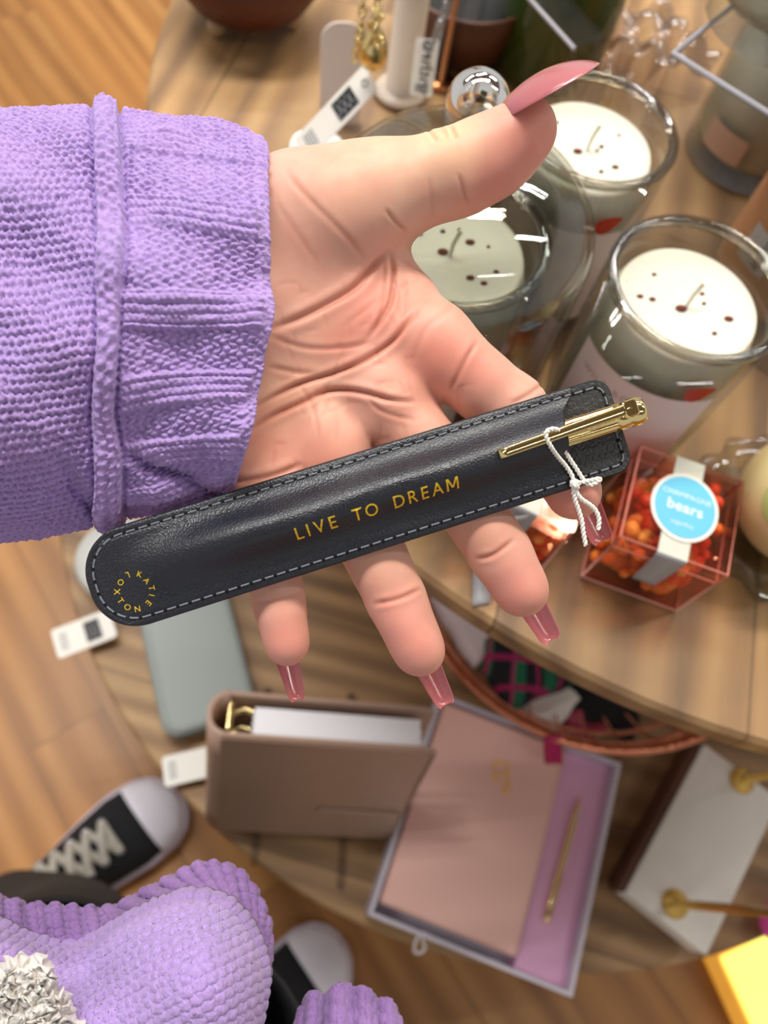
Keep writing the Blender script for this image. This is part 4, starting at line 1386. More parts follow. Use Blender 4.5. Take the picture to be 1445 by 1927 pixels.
def gummy_box(corners, label, seed, oval=True):
    """corners of the lid seen in the photo -> a real cube of sweets"""
    a, b, d = corners; u = (b - a); v = (d - a); sx, sy = np.linalg.norm(u[:2]), np.linalg.norm(v[:2])
    s_ = (sx + sy) / 2; ang_ = math.atan2(u[1], u[0]); H_ = .057
    c = (b + d) / 2 if oval else (corners[0] + (corners[1] - corners[0]) / 2 + (corners[2] - corners[0]) / 2)
    t = thing('sweet_box', label, 'sweets box', (c[0], c[1], UP_Z), ang_, 'clear boxes of gummy sweets')
    h_ = s_ / 2; w_ = .0016
    mb = MB()
    for lo_, hi_ in (((-h_, -h_, 0), (h_, h_, w_)), ((-h_, -h_, w_), (-h_ + w_, h_, H_ - .004)), ((h_ - w_, -h_, w_), (h_, h_, H_ - .004)),
                     ((-h_ + w_, -h_, w_), (h_ - w_, -h_ + w_, H_ - .004)), ((-h_ + w_, h_ - w_, w_), (h_ - w_, h_, H_ - .004))):
        mb.box(lo_, hi_)
    mb.build('acrylic_base', M_pinkacry, t)
    MB().box((-h_ - .0008, -h_ - .0008, H_ - .012), (h_ + .0008, h_ + .0008, H_), None).build('lid', M_pinkacry, t)
    mb = MB(); k = h_ - .0002
    for z_ in (H_ - .0006, H_ - .012, .001):
        mb.tube([(-k, -k, z_), (k, -k, z_), (k, k, z_), (-k, k, z_), (-k, -k, z_)], .0006 if z_ > .002 else .0008, 6)
    for x in (-k, k):
        for y in (-k, k): mb.tube([(x, y, .001), (x, y, H_ - .001)], .0007, 6)
    mb.build('glazed_edges', mat('pink_edge', (228, 172, 160), .25), t)
    r_ = random.Random(seed); ii = 0
    # sweets: small bear-like lumps packed in layers
    for m_, share in ((M_g1, 0), (M_g2, 1), (M_g3, 2)):
        mb = MB(); rr = random.Random(seed + share)
        for n_ in range(52):
            if share == 1: x = rr.uniform(.0, 1) ** .6 * 2 - 1
            else: x = rr.uniform(-1, 1)
            x *= (h_ - .007); y = rr.uniform(-1, 1) * (h_ - .007); z_ = rr.uniform(.008, H_ - .013)
            M_ = TR(x, y, z_, rr.uniform(0, 6), rr.uniform(0, 3), rr.uniform(0, 3))
            mb.sphere((0, 0, 0), (.0052, .0044, .0066), 12, 8, M_); mb.sphere((0, 0, .0074), .0036, 8, 6, M_)
        o = mb.build('gummy_sweets', m_, t); o['kind'] = 'stuff'
    # band and label over the lid
    mb = MB(); bw = .0075
    mb.box((-.001 - bw, -h_ - .0012, H_ + .0001), (-.001 + bw, h_ + .0012, H_ + .0007))
    mb.build('paper_band', M_embo, t)
    mb = MB()
    g = np.array([[(-.001 + x, -h_ - .0016 - .0004 * math.sin(4 * q), H_ + .0004 - q * (H_ - .022)) for x in (-bw * (1 - .2 * q), bw * (1 - .2 * q))] for q in np.linspace(0, 1, 10)])
    mb.grid(g); o = mb.build('ribbon', M_ribbon, t); md = o.modifiers.new('t', 'SOLIDIFY'); md.thickness = .0004
    if oval:
        el = np.array([(.0172 * math.cos(a_), .0192 * math.sin(a_)) for a_ in np.linspace(0, 2 * PI, 48, endpoint=False)])
        lb = MB().slab(el, H_ + .0008, H_ + .0014).build('oval_label', M_white, t)
        MB().slab(el * .90, H_ + .0014, H_ + .0017).build('label_face', M_sky, lb)['label'] = 'sky blue face of the label'
        for tx_, sz, yy_, bo in (('CHAMPAGNE', .0028, .0062, 0), ('bears', .0056, -.0005, .02), ('sugarfina', .0022, -.0098, 0)):
            V, Fc = text_verts(tx_, sz, 1.05, bo); MB().add(V + [0, yy_, H_ + .0019], Fc, False).build('label_print', M_txtw, lb)
    return t


zt = UP_Z + .057
A1, B1, D1 = P(1170, 1010, zt), P(1374, 1084, zt), P(1204, 838, zt)
gummy_box((A1, B1, D1), 'clear pink box of orange gummy sweets with a sky blue oval label', 31)
a2, b2 = P(905, 912, zt), P(1078, 1000, zt)
u2 = b2 - a2; v2 = np.array([-u2[1], u2[0], 0])
gummy_box((a2, b2, a2 + v2), 'clear box of red and orange gummy sweets mostly hidden behind the fingers', 57, False)
tl = P(905, 1138, UP_Z); tm = P(912, 1060, UP_Z + .004); th_ = P(965, 975, zt)
g = np.array([[q + sd_ * w_ for sd_ in (np.array([-.0065, -.001, 0]), np.array([.0065, .001, 0]))] for q, w_ in zip(spline([th_, P(930, 1020, UP_Z + .03), tm, tl + [0, 0, .001]], 20), np.linspace(1.2, .75, 20))])
o = MB().grid(g).build('loose_ribbon', M_ribbon, None, world=True); md = o.modifiers.new('t', 'SOLIDIFY'); md.thickness = .0004
tag(o, 'silver ribbon tail lying on the wood below the hidden sweet box', 'ribbon')

# dark green candle glass and its riser
cgn = P(1022, 128, UP_Z)
M_green = mat('dark_green_glass', (50, 66, 20), .18, coat=.5)
t = thing('green_vase', 'dark green glass vessel with a black mouth at the top of the table', 'vase', (cgn[0], cgn[1], UP_Z))
MB().lathe([(0, 0), (.036, 0), (.041, .006), (.0425, .05), (.0425, .122), (.040, .124), (.039, .121), (.039, .06), (0, .058)], 64).build('vessel', M_green, t)
MB().lathe([(0, .096), (.0385, .096), (.0385, .1), (0, .1)], 48).build('dark_filling', mat('black_wax', (10, 12, 8), .8, spec=.1), t)
cB = P(1083, 88, .87)
d2 = (P(1000, -4, .87) - cB); d2[2] = 0; d2 /= np.linalg.norm(d2)
t = thing('acrylic_stand', 'clear acrylic stand corner above the dark green vessel', 'stand', (cB[0], cB[1], UP_Z))
FRb = np.eye(4); FRb[:3, 0] = d2; FRb[:3, 1] = [d2[1], -d2[0], 0]; FRb[:3, 3] = cB
MB().box((0, 0, -.003), (.12, .024, 0), FRb).build('shelf', M_acry, t, world=True)
MB().tube([app(FRb, [(.12, 0, -.0015)])[0], app(FRb, [(0, 0, -.0015)])[0]], .0014, 8).build('polished_edge', M_acredge, t, world=True)
for x, y in ((0.003, 0.003), (.117, .003), (.003, .021), (.117, .021)):
    q = app(FRb, [(x, y, -.003)])[0]
    MB().tube([(q[0], q[1], UP_Z), (q[0], q[1], q[2])], .0022, 10).build('leg', M_acry, t, world=True)

# crumpled cellophane
t0 = P(1215, 75, UP_Z + .03)
u, w_ = np.meshgrid(np.linspace(-1, 1, 60), np.linspace(-1, 1, 60), indexing='ij')
zc = .016 + .012 * np.abs(np.sin(3 * u + 2 * w_)) + .008 * np.abs(np.sin(5 * w_ - 3 * u)) + .006 * np.abs(np.sin(9 * u)) - .012 * (u * u + w_ * w_) * .5
G_ = np.stack([.052 * u * (1 + .1 * np.sin(4 * w_)), .034 * w_ * (1 + .15 * np.sin(3 * u)), np.clip(zc, .0015, None)], -1)
o = MB().grid(G_).build('cellophane_bag', M_film, None); o.location = (t0[0], t0[1], UP_Z); o.rotation_euler = (0, 0, .5)
tag(o, 'crumpled clear cellophane bag lying between the green vessel and the acrylic riser', 'plastic bag')

# wooden bowls at the back
M_terr = mat('terracotta_wood', (84, 38, 20), .45, vary=.2); M_ballft = mat('pale_wood_ball', (176, 148, 112), .5); M_darkwood = mat('dark_bowl_wood', (82, 46, 30), .4, vary=.2)
cb = P(466, -58, .80)
t = thing('footed_bowl', 'reddish brown wooden bowl on pale ball feet at the top left of the table', 'bowl', (cb[0], cb[1], UP_Z))
MB().lathe([(0, .012), (.03, .012), (.045, .018), (.056, .034), (.060, .055), (.058, .056), (.054, .036), (.042, .022), (0, .018)], 64).build('bowl_body', M_terr, t)
for a_ in (225, 345, 105):
    MB().sphere((.034 * math.cos(math.radians(a_)), .034 * math.sin(math.radians(a_)), .0072), .0072, 20, 12).build('ball_foot', M_ballft, t)
cp_ = P(872, 25, .79)
t = thing('dark_pot', 'dark brown wooden pot with black contents behind the silver chain', 'pot', (cp_[0], cp_[1], UP_Z))
MB().lathe([(0, 0), (.030, 0), (.040, .008), (.047, .030), (.050, .048), (.048, .0495), (.045, .047), (.042, .03), (0, .026)], 64).build('pot_body', M_darkwood, t)
mb = MB(); mb.lathe([(0, .040), (.03, .039), (.0425, .034), (.041, .030), (0, .0265)], 40); mb.build('black_contents', mat('black_filling', (12, 11, 12), .7), t)

# jewellery stand, necklaces, cards and tags
M_beige = mat('beige_lacquer', (196, 180, 164), .4)
pb = P(752, 178, UP_Z)
t = thing('jewellery_stand', 'beige upright jewellery post rising behind the glass dome', 'jewellery stand', (pb[0], pb[1], UP_Z))
MB().lathe([(0, 0), (.018, 0), (.020, .003), (.018, .006), (0, .0065)], 48).build('base', M_beige, t)
MB().tube([(0, 0, .006), (0, 0, .26)], .0115, 24).build('post', M_beige, t)
bar = .255
MB().tube([(-.05, -.02, bar), (.03, .01, bar)], .006, 16).build('crossbar', M_beige, t)


def hang(px, py, zz):  # a place hanging in the plane in front of the crossbar
    return P(px, py, zz)


def chain_links(mb, pts, r=.0013, wire=.00042, step=.0022):
    pts = spline(pts, 200); d = np.r_[0, np.cumsum(np.linalg.norm(np.diff(pts, axis=0), axis=1))]
    k = int(d[-1] / step)
    for i in range(k):
        s_ = d[-1] * i / k; q = np.array([np.interp(s_, d, pts[:, j]) for j in range(3)]); q2 = np.array([np.interp(s_ + step * .5, d, pts[:, j]) for j in range(3)])
        tn = q2 - q; tn /= np.linalg.norm(tn) + 1e-9
        sd_ = np.cross(tn, [1, 0, 0] if i % 2 else [0, 1, 0]); sd_ /= np.linalg.norm(sd_) + 1e-9
        ring = [q + tn * r * 1.25 * math.cos(a_) + sd_ * r * .8 * math.sin(a_) for a_ in np.linspace(0, 2 * PI, 9)[:-1]]
        mb.tube(ring, wire, 5, close=True)


pz = .862
pen_c = P(703, 92, pz)
tn = thing('gold_necklace', 'gold chain necklace with a teardrop pendant hanging above the white price tag', 'necklace', tuple(pen_c))
mb = MB()
chain_links(mb, [P(668, 112, pz - .004), P(676, 60, pz + .02), P(683, 10, pz + .045), pb + np.array([-.035, -.016, bar + .005])], r=.0021, wire=.0008, step=.004)
mb.build('chain', M_gold, tn, world=True)
mb = MB()
chain_links(mb, [P(703, 70, pz + .008), P(706, 30, pz + .03), P(712, 0, pz + .05), pb + np.array([-.02, -.012, bar + .005])], r=.002, wire=.0008, step=.004)
mb.build('chain', M_gold, tn, world=True)
M_ = TR(*pen_c)
mb = MB(); mb.lathe([(0, -.0125), (.004, -.0118), (.0075, -.008), (.0085, -.003), (.0075, .003), (.0045, .010), (.002, .0145), (0, .015)], 32, M_)
mb.build('pendant', M_gold, tn, world=True)
mb = MB(); chain_links(mb, [P(712, 78, pz + .014), P(700, 50, pz + .018), P(712, 28, pz + .03), P(698, 16, pz + .034)], r=.003, wire=.0011, step=.005); mb.build('link_cluster', M_gold, tn, world=True)


def card(name, label, cat, pts, th, m_, group=None):
    """small flat card through three corners: a, b along it, d across"""
    a, b, d = [np.array(q) for q in pts]
    t = thing(name, label, cat, tuple((b + d) / 2), 0, group)
    fr = frame(a, b - a, d - a); L1 = np.linalg.norm(b - a); L2 = (d - a) @ fr[:3, 1]
    o_ = rrect(L1, L2, min(L1, L2) * .12) + np.array([L1 / 2, L2 / 2])
    MB().slab(o_, -th / 2, th / 2, fr).build('card', m_, t, world=True)
    return t, fr, L1, L2


def price_tag(label, A, B, Dq, logo=True, group=None, hole=True):
    t, fr, L1, L2 = card('price_tag', label, 'tag', (A, B, Dq), .0006, M_white, group)
    if fr[:3, 2] @ (CAM - fr[:3, 3]) > 0: zz = .0004
    else: zz = -.0007
    if logo:
        MB().box((L1 * .52, L2 * .16, zz), (L1 * .78, L2 * .84, zz + .0003), fr).build('printed_square', M_ink, t, world=True)
        mb = MB()
        for k in (-1, 0, 1):
            c_ = L1 * (.65 + .07 * k); y0, y1 = L2 * .22, L2 * .78
            zt_ = zz + (.0004 if zz > 0 else -.0001)
            mb.tube(app(fr, [(c_ - L1 * .04, y0, zt_), (c_, L2 * .5, zt_), (c_ + L1 * .04, y1, zt_)]), .00025, 6)
            mb.tube(app(fr, [(c_ - L1 * .04, y1, zt_), (c_, L2 * .5, zt_), (c_ + L1 * .04, y0, zt_)]), .00025, 6)
        mb.build('diamond_lattice', M_inkgrey, t, world=True)
    mb = MB()
    for k in range(4):
        x_ = L1 * (.10 + .035 * k)
        mb.box((x_, L2 * .2, zz), (x_ + L1 * .015, L2 * .8, zz + .0002), fr)
    mb.build('small_print', M_inkgrey, t, world=True)
    if hole:
        mb = MB(); q = app(fr, [(L1 * .92, L2 * .5, 0)])[0]
        mb.tube([q + fr[:3, 0] * .002 * math.cos(a_) + fr[:3, 1] * .002 * math.sin(a_) + fr[:3, 2] * zz for a_ in np.linspace(0, 2 * PI, 12)[:-1]], .0004, 6, close=True)
        mb.build('tag_loop', M_inkgrey, t, world=True)
    return t


price_tag('white price tag with a dark lattice square hanging below the gold pendant', P(553, 262, .80), P(684, 122, .845), P(590, 294, .80))
price_tag('white price tag with black script beside the silver chain', P(770, 178, .80), P(783, 70, .83), P(812, 184, .80), logo=False)
ts, fr, L1, L2 = None, None, 0, 0
V, Fc = text_verts('anthro', .0085)
qa, qb, qd = P(772, 176, .80), P(784, 72, .83), P(812, 184, .80)
fr = frame(qa, qb - qa, qd - qa)
L1 = np.linalg.norm(qb - qa); L2 = (qd - qa) @ fr[:3, 1]
zz = .0006 if fr[:3, 2] @ (CAM - fr[:3, 3]) > 0 else -.0008
tg = [o for o in sc.objects if o.name.startswith('price_tag') and o.type == 'EMPTY'][-1]
MB().add(app(fr, V * [1, 1.0, 1] + [L1 * .5, L2 * .6, zz]), Fc, False).build('script_print', M_ink, tg, world=True)
# rounded card standing behind the tag
c_ = P(640, 235, UP_Z)
t = thing('earring_card', 'blank off-white rounded card standing behind the lattice price tag', 'card', (c_[0], c_[1], UP_Z), 0)
vx = P(680, 235, UP_Z) - P(600, 235, UP_Z); fr = frame((c_[0], c_[1], UP_Z), vx, (0.05, .25, 1))
o_ = rrect(np.linalg.norm(vx) * .95, .066, .012) + np.array([0, .0332])
MB().slab(o_, -.0008, .0008, fr).build('card', mat('blush_card', (232, 220, 214), .5), t, world=True)
MB().box((-.014, .0, -.014), (.014, .0035, .014), fr).build('card_foot', M_acry, t, world=True)
# silver chain and copper rod of the second stand
q0 = P(880, 0, .93); q1 = P(829, 158, UP_Z)
t = thing('wire_stand', 'thin copper and steel wire stand carrying a silver chain', 'jewellery stand', (q1[0], q1[1], UP_Z))
up_ = np.array([q1[0], q1[1], UP_Z + .22])
M_cop = mat('copper_wire', (206, 140, 92), .3, 1.0); M_steel = mat('steel_wire', (170, 172, 178), .25, 1.0)
MB().lathe([(0, 0), (.011, 0), (.011, .003), (0, .003)], 32).build('foot', M_cop, t)
MB().tube([q1, up_], .0022, 12).build('copper_rod', M_cop, t, world=True)
MB().tube([q1 + [-.006, .002, 0.003], up_ + [-.006, .002, 0]], .0022, 12).build('steel_rod', M_steel, t, world=True)
MB().tube([up_ + [-.05, 0, 0], up_ + [.03, 0, 0]], .002, 10).build('wire_arm', M_steel, t, world=True)
tn = thing('silver_necklace', 'silver chain hanging beside the black-script price tag', 'necklace', tuple(P(822, 40, .85)))
mb = MB(); chain_links(mb, [P(800, 118, .815), P(815, 80, .835), P(826, 40, .86), P(837, 0, .885), up_ + [-.02, 0, .004]], r=.002, wire=.0006, step=.0036)
mb.build('chain', M_steel, tn, world=True)
# white china beside the dome
c_ = P(596, 300, UP_Z)
t = thing('china_dish', 'small white china trinket dish beside the glass dome, mostly behind the wrist', 'dish', (c_[0], c_[1], UP_Z))
MB().lathe([(0, 0), (.012, 0), (.016, .004), (.019, .010), (.018, .011), (.015, .006), (0, .004)], 40).build('dish_body', mat('white_china', (240, 238, 236), .12, coat=.5), t)
# ------------------------------------------------------------------ things on the low shelf and the floor
M_taupe = leather('taupe_leather', (174, 144, 126), 900.0, .25)
M_taupe2 = mat('taupe_edge', (176, 146, 128), .5)
M_paper = mat('white_pages', (236, 236, 240), .6)
# planner leaning in an easel
a_ = D(413, 1384, .576); b_ = D(827, 1414, .5991); lo_ = D(404, 1562, .7296)
FP = frame(a_, b_ - a_, a_ - lo_)                    # x along the top, y up the cover, z out of the front cover
if FP[:3, 2] @ (CAM - a_) < 0: print('cover faces away')
pw = np.linalg.norm(b_ - a_); ph = np.linalg.norm(a_ - lo_); pt = .034
t = planner = thing('ring_planner', 'taupe leather ring planner propped upright with gold rings and white pages showing on top', 'planner', tuple((b_ + lo_) / 2))
def cover(name, z0, z1, lab=None):
    o_ = rrect(pw, ph, .010); 
    o_[:, 0] = np.where(o_[:, 0] < 0, np.minimum(o_[:, 0], -pw / 2 + .004), o_[:, 0]); o_ += np.array([pw / 2, -ph / 2])
    return MB().slab(o_, z0, z1, FP, .0012).build(name, M_taupe, t, world=True)
cover('front_cover', -.004, 0); cover('back_cover', -pt - .004, -pt)
g = []
for k_, ang_ in enumerate(np.linspace(PI / 2, 3 * PI / 2, 22)):
    x_, z_ = .004 + .016 * math.cos(ang_), -(pt + .004) / 2 + (pt + .004) / 2 * math.sin(ang_)
    g.append([(x_, y_, z_) for y_ in np.linspace(0, -ph, 6)])
g = np.array(g); mb = MB(); mb.grid(app(FP, g.reshape(-1, 3)).reshape(g.shape))
o = mb.build('spine', M_taupe, t, world=True); md = o.modifiers.new('t', 'SOLIDIFY'); md.thickness = .004; md.offset = -1
mb = MB()
for k_ in range(28):
    z_ = -pt + .006 + k_ * (pt - .012) / 28
    mb.box((.024 + .001 * math.sin(k_), -ph + .006, z_), (pw - .012 - .002 * abs(math.sin(k_ * 1.7)), -.006, z_ + .00085), FP)
mb.build('pages', M_paper, t, world=True)
for y_ in (-.012, -.045, -.08):
    for z_ in (-.012, -.024):
        mb = MB(); mb.tube([app(FP, [(.016 + .011 * math.cos(q), y_ - (.004 if z_ < -.02 else 0), -.018 + .011 * math.sin(q))])[0] for q in np.linspace(0, 2 * PI, 28)[:-1]], .0013, 8, close=True)
        mb.build('gold_ring', M_gold, t, world=True)
mb = MB(); mb.box((.004, -ph + .006, -.030), (.008, -.004, -.008), FP, .001); mb.build('ring_rail', M_gold, t, world=True)
mb = MB(); o_ = rrect(.075, .009, .0044); o_ += np.array([pw - .043, -ph * .655]); mb.slab(o_, .0, .003, FP, .001)
mb.build('closing_strap', M_taupe2, t, world=True)['label'] = 'paler closing strap'
mb = MB(); edge_ = [(0.002, -.002, .0012), (pw - .010, -.002, .0012), (pw - .003, -.009, .0012), (pw - .002, -ph + .01, .0012)]
mb.tube(app(FP, edge_), .0007, 6); mb.build('edge_piping', M_taupe2, t, world=True)
# easel
ez = thing('acrylic_easel', 'clear acrylic easel under the leaning taupe planner', 'easel', (float(lo_[0]), float(lo_[1]), LO_Z))
for (x1, y1, x2, y2, fx) in ((474, 1552, 478, 1628, .035), (637, 1560, 641, 1670, .120)):
    f0 = P(x1, y1, LO_Z + .002); f1 = P(x2, y2, LO_Z + .002); dv = (f0 - f1) / np.linalg.norm(f0 - f1)
    wv = np.cross(dv, [0, 0, 1]) * .004; bk = app(FP, [(fx, -.06, -pt - .010)])[0]; f2 = np.array([bk[0], bk[1], LO_Z + .002]) + dv * .06
    hz = np.array([0, 0, .003])
    mb = MB()
    for p_, q_ in ((f1, f2), (f2, bk)):
        nn_ = np.cross(q_ - p_, wv); nn_ = nn_ / np.linalg.norm(nn_) * .0012
        v8 = [p_ - wv - nn_, p_ + wv - nn_, q_ + wv - nn_, q_ - wv - nn_, p_ - wv + nn_, p_ + wv + nn_, q_ + wv + nn_, q_ - wv + nn_]
        mb.add(v8, [(0, 1, 2, 3), (4, 7, 6, 5), (0, 4, 5, 1), (1, 5, 6, 2), (2, 6, 7, 3), (3, 7, 4, 0)], False)
    mb.tube([f1 + hz * 0, f1 + np.array([0, 0, .012])], .0022, 8)
    mb.build('prong', M_acry, ez, world=True)

# boxed pink notebook and pen
bBL, bBR, bTR, bTL = P(692, 1722, .36), P(1077, 1878, .36), P(1157, 1432, .36), P(812, 1320, .36)
t = thing('gift_box', 'open white-rimmed gift box holding a pink notebook and a gold pen', 'box', (float((bBL[0] + bTR[0]) / 2), float((bBL[1] + bTR[1]) / 2), LO_Z))
uu = (bBR - bBL); FB = frame(bBL * [1, 1, 0] + [0, 0, LO_Z], uu, bTL - bBL)
bw_, bh_ = np.linalg.norm(uu), abs((bTR - bBR) @ FB[:3, 1]); BH = .040
M_boxw = mat('pearl_white_board', (206, 200, 212), .4); M_tray = mat('lilac_pink_card', (232, 180, 216), .55); M_nb = leather('rose_leather', (244, 196, 184), 800.0, .2)
M_nbedge = mat('rose_edge', (244, 200, 188), .5)
MB().box((0, 0, 0), (bw_, bh_, .003), FB).build('box_floor', M_boxw, t, world=True)
for n_, l_, h2 in (('box_wall', (0, 0, .003), (bw_, .004, BH)), ('box_wall', (0, bh_ - .004, .003), (bw_, bh_, BH)), ('box_wall', (0, .004, .003), (.004, bh_ - .004, BH)), ('box_wall', (bw_ - .004, .004, .003), (bw_, bh_ - .004, BH))):
    MB().box(l_, h2, FB).build(n_, M_boxw, t, world=True)
MB().box((bw_ * .73, .0045, .003), (bw_ - .0045, bh_ - .0045, BH - .014), FB).build('tray_insert', M_tray, t, world=True)
nb = thing('notebook', 'pink leather notebook with a small gold emblem lying in the white gift box', 'notebook', tuple(app(FB, [(bw_ * .36, bh_ * .5, .004)])[0]))
nw0, nw1, nh0, nh1 = .0065, bw_ * .715, .013, bh_ - .006
o_ = rrect(nw1 - nw0, nh1 - nh0, .004) + np.array([(nw0 + nw1) / 2, (nh0 + nh1) / 2])
MB().slab(o_, BH - .009, BH - .003, FB, .0016).build('front_cover', M_nb, nb, world=True)
MB().slab(o_, .0035, .007, FB, .001).build('back_cover', M_nb, nb, world=True)
MB().box((nw0 + .002, nh0 + .002, .007), (nw1 - .003, nh1 - .002, BH - .009), FB).build('pages', M_paper, nb, world=True)
mb = MB(); k2 = .0022
mb.tube(app(FB, [(nw0 + k2, nh0 + k2, BH - .0028), (nw1 - k2, nh0 + k2, BH - .0028), (nw1 - k2, nh1 - k2, BH - .0028), (nw0 + k2, nh1 - k2, BH - .0028)]), .0005, 6, close=True)
mb.build('edge_stitching', M_nbedge, nb, world=True)
mb = MB(); q0 = np.array([(nw0 + nw1) / 2 + .012, nh1 - .05])
for pts_ in ([(-.012, .004), (-.010, .012), (-.002, .014), (.004, .010), (.002, .004), (-.006, .002), (-.010, -.003), (-.003, -.006)], [(.0, -.002), (.006, -.001), (.008, -.006), (.003, -.009), (.006, -.013), (.010, -.012)]):
    mb.tube(app(FB, [(q0[0] + x_, q0[1] + y_, BH - .0026) for x_, y_ in spline(pts_, 24)]), .0009, 6)
mb.build('gold_emblem', M_foil, nb, world=True)
pn = thing('ballpoint_pen', 'slender gold pen lying in the lilac compartment of the gift box', 'pen', tuple(app(FB, [(bw_ * .86, bh_ * .5, BH - .010)])[0]))
pA = app(FB, [(bw_ * .835, .050, BH - .0098)])[0]; pB = app(FB, [(bw_ * .845, .170, BH - .0098)])[0]
pA = P(1027, 1737, LO_Z + BH - .010) ; pB = P(1092, 1500, LO_Z + BH - .010)
dr = (pB - pA); Lp = np.linalg.norm(dr); fr = frame(pA, dr, np.cross([0, 0, 1], dr)); 
TZ2 = TZ.copy()
mb = MB(); mb.lathe([(0, 0), (.0028, .001), (.0032, .012), (.0036, .013), (.0036, .04), (.0032, .041), (.0030, Lp * .8), (.0016, Lp * .95), (.0006, Lp)], 20, fr @ TZ)
mb.build('barrel', M_gold, pn, world=True)
mb = MB(); mb.box((.006, -.001, .0034), (.045, .001, .0046), fr, .0006); mb.build('clip', M_gold, pn, world=True)
lp = P(786, 1762, LO_Z + .02); mb = MB()
mb.tube(spline([lp + [.0, .004, .018], lp + [-.004, -.004, .010], lp + [-.004, -.012, 0], lp + [.002, -.014, -.006], lp + [.006, -.010, 0], lp + [.003, -.002, .010], lp + [.004, .004, .018]], 40), .0014, 8)
mb.build('ribbon_pull', mat('white_ribbon', (232, 230, 236), .5), t, world=True)

# copper basket
bc = np.array([.329, .302]); RB, ZB = .211, .41
t = thing('copper_basket', 'round copper-wire basket full of scarves tucked under the upper tier', 'basket', (bc[0], bc[1], LO_Z))
M_copper = mat('hammered_copper', (216, 140, 108), .28, 1.0, bump=(160, .5, .002))
def ringp(r, z, n_=96, wob=0): return [(r * math.cos(a), r * math.sin(a), z + wob * math.sin(6 * a)) for a in np.linspace(0, 2 * PI, n_)[:-1]]
MB().tube(ringp(RB, ZB - LO_Z), .0062, 10, close=True, flat=.45).build('rim', M_copper, t)
MB().tube(ringp(RB - .008, ZB - LO_Z - .022), .002, 8, close=True).build('wire_hoop', M_copper, t)
MB().tube(ringp(RB - .022, ZB - LO_Z - .045), .002, 8, close=True).build('wire_hoop', M_copper, t)
MB().tube(ringp(.15, .004), .003, 8, close=True).build('wire_hoop', M_copper, t)
MB().lathe([(0, .001), (.145, .001), (.150, .003), (.145, .0035), (0, .003)], 72).build('base_plate', M_copper, t)
for k_ in range(40):
    a = 2 * PI * k_ / 40
    MB().tube([(.15 * math.cos(a), .15 * math.sin(a), .004), ((RB - .018) * math.cos(a), (RB - .018) * math.sin(a), .048), (RB * math.cos(a), RB * math.sin(a), ZB - LO_Z)], .0012, 6).build('upright_wire', M_copper, t)

n = N('plaid_cloth')
co = n.coord(rot=(0, 0, .5))
def stripes(axis, sc_, lo1, hi1):
    sp_ = n.n('SeparateXYZ', {0: co}).outputs[axis]
    f = n.n('Math', {0: n.n('Math', {0: sp_, 1: sc_}, operation='MULTIPLY').outputs[0]}, operation='FRACT').outputs[0]
    return n.ramp(f, [(0, (0, 0, 0)), (lo1, (0, 0, 0)), (lo1 + .02, (1, 1, 1)), (hi1, (1, 1, 1)), (hi1 + .02, (0, 0, 0))])
c = n.mix(stripes(0, 30, .3, .72), lin((16, 18, 24)), lin((20, 96, 66)))
c = n.mix(stripes(1, 34, .6, .8), c, lin((150, 24, 84)))
c = n.mix(stripes(0, 40, .08, .2), c, lin((160, 36, 92)))
M_plaid = n.surf(n.n('BsdfPrincipled', {'Base Color': c, 'Roughness': .9}).outputs[0])


def folded(name, label, cat, c, w, h, ht, rz, m_, z0, seed, tilt=0.0):
    """a folded cloth: soft slab with rolling edges"""
    u, v_ = np.meshgrid(np.linspace(-1, 1, 40), np.linspace(-1, 1, 40), indexing='ij')
    rr_ = np.random.default_rng(seed).uniform(0, 6, 4)
    e = (1 - np.abs(u) ** 6) * (1 - np.abs(v_) ** 6)
    top = ht * (e ** .35) * (1 + .08 * np.sin(5 * u + rr_[0]) + .08 * np.sin(4 * v_ + rr_[1]))
    X = u * w / 2 * (1 + .03 * np.sin(7 * v_ + rr_[2])); Y = v_ * h / 2 * (1 + .03 * np.sin(6 * u + rr_[3]))
    g1_ = np.stack([X, Y, np.maximum(top, .0006) + tilt * u * w / 2], -1); g2_ = np.stack([X, Y, np.zeros_like(X) + tilt * u * w / 2], -1)
    mb = MB().grid(g1_); mb.grid(g2_, flip=True)
    o = mb.build(name, m_, None); o.location = (float(c[0]), float(c[1]), z0); o.rotation_euler = (0, 0, rz)
    return tag(o, label, cat)


pc = P(985, 1265, .395); pc[:2] += (bc - pc[:2]) * .16
folded('plaid_scarf', 'folded green, magenta and black plaid scarf in the copper basket', 'scarf', pc, .10, .085, .03, .35, M_plaid, .362, 1)
pw_ = P(855, 1175, .39); pw_[:2] += (bc - pw_[:2]) * .2
folded('white_scarf', 'folded white and blush cloth in the copper basket beside the plaid scarf', 'cloth', pw_, .075, .085, .028, .5, mat('blush_cloth', (226, 212, 214), .85), .362, 2)
pk = P(1085, 1315, .385)
folded('black_pouch', 'flat black fabric pouch lying on the basket floor', 'pouch', P(1112, 1305, .345), .12, .07, .020, -.25, mat('black_fabric', (12, 12, 14), .8), .3245, 3)
o = folded('white_card_sleeve', 'white paper corner standing out between plaid scarf and black pouch', 'paper', P(1035, 1318, .36), .06, .05, .004, .8, M_white, .346, 4)
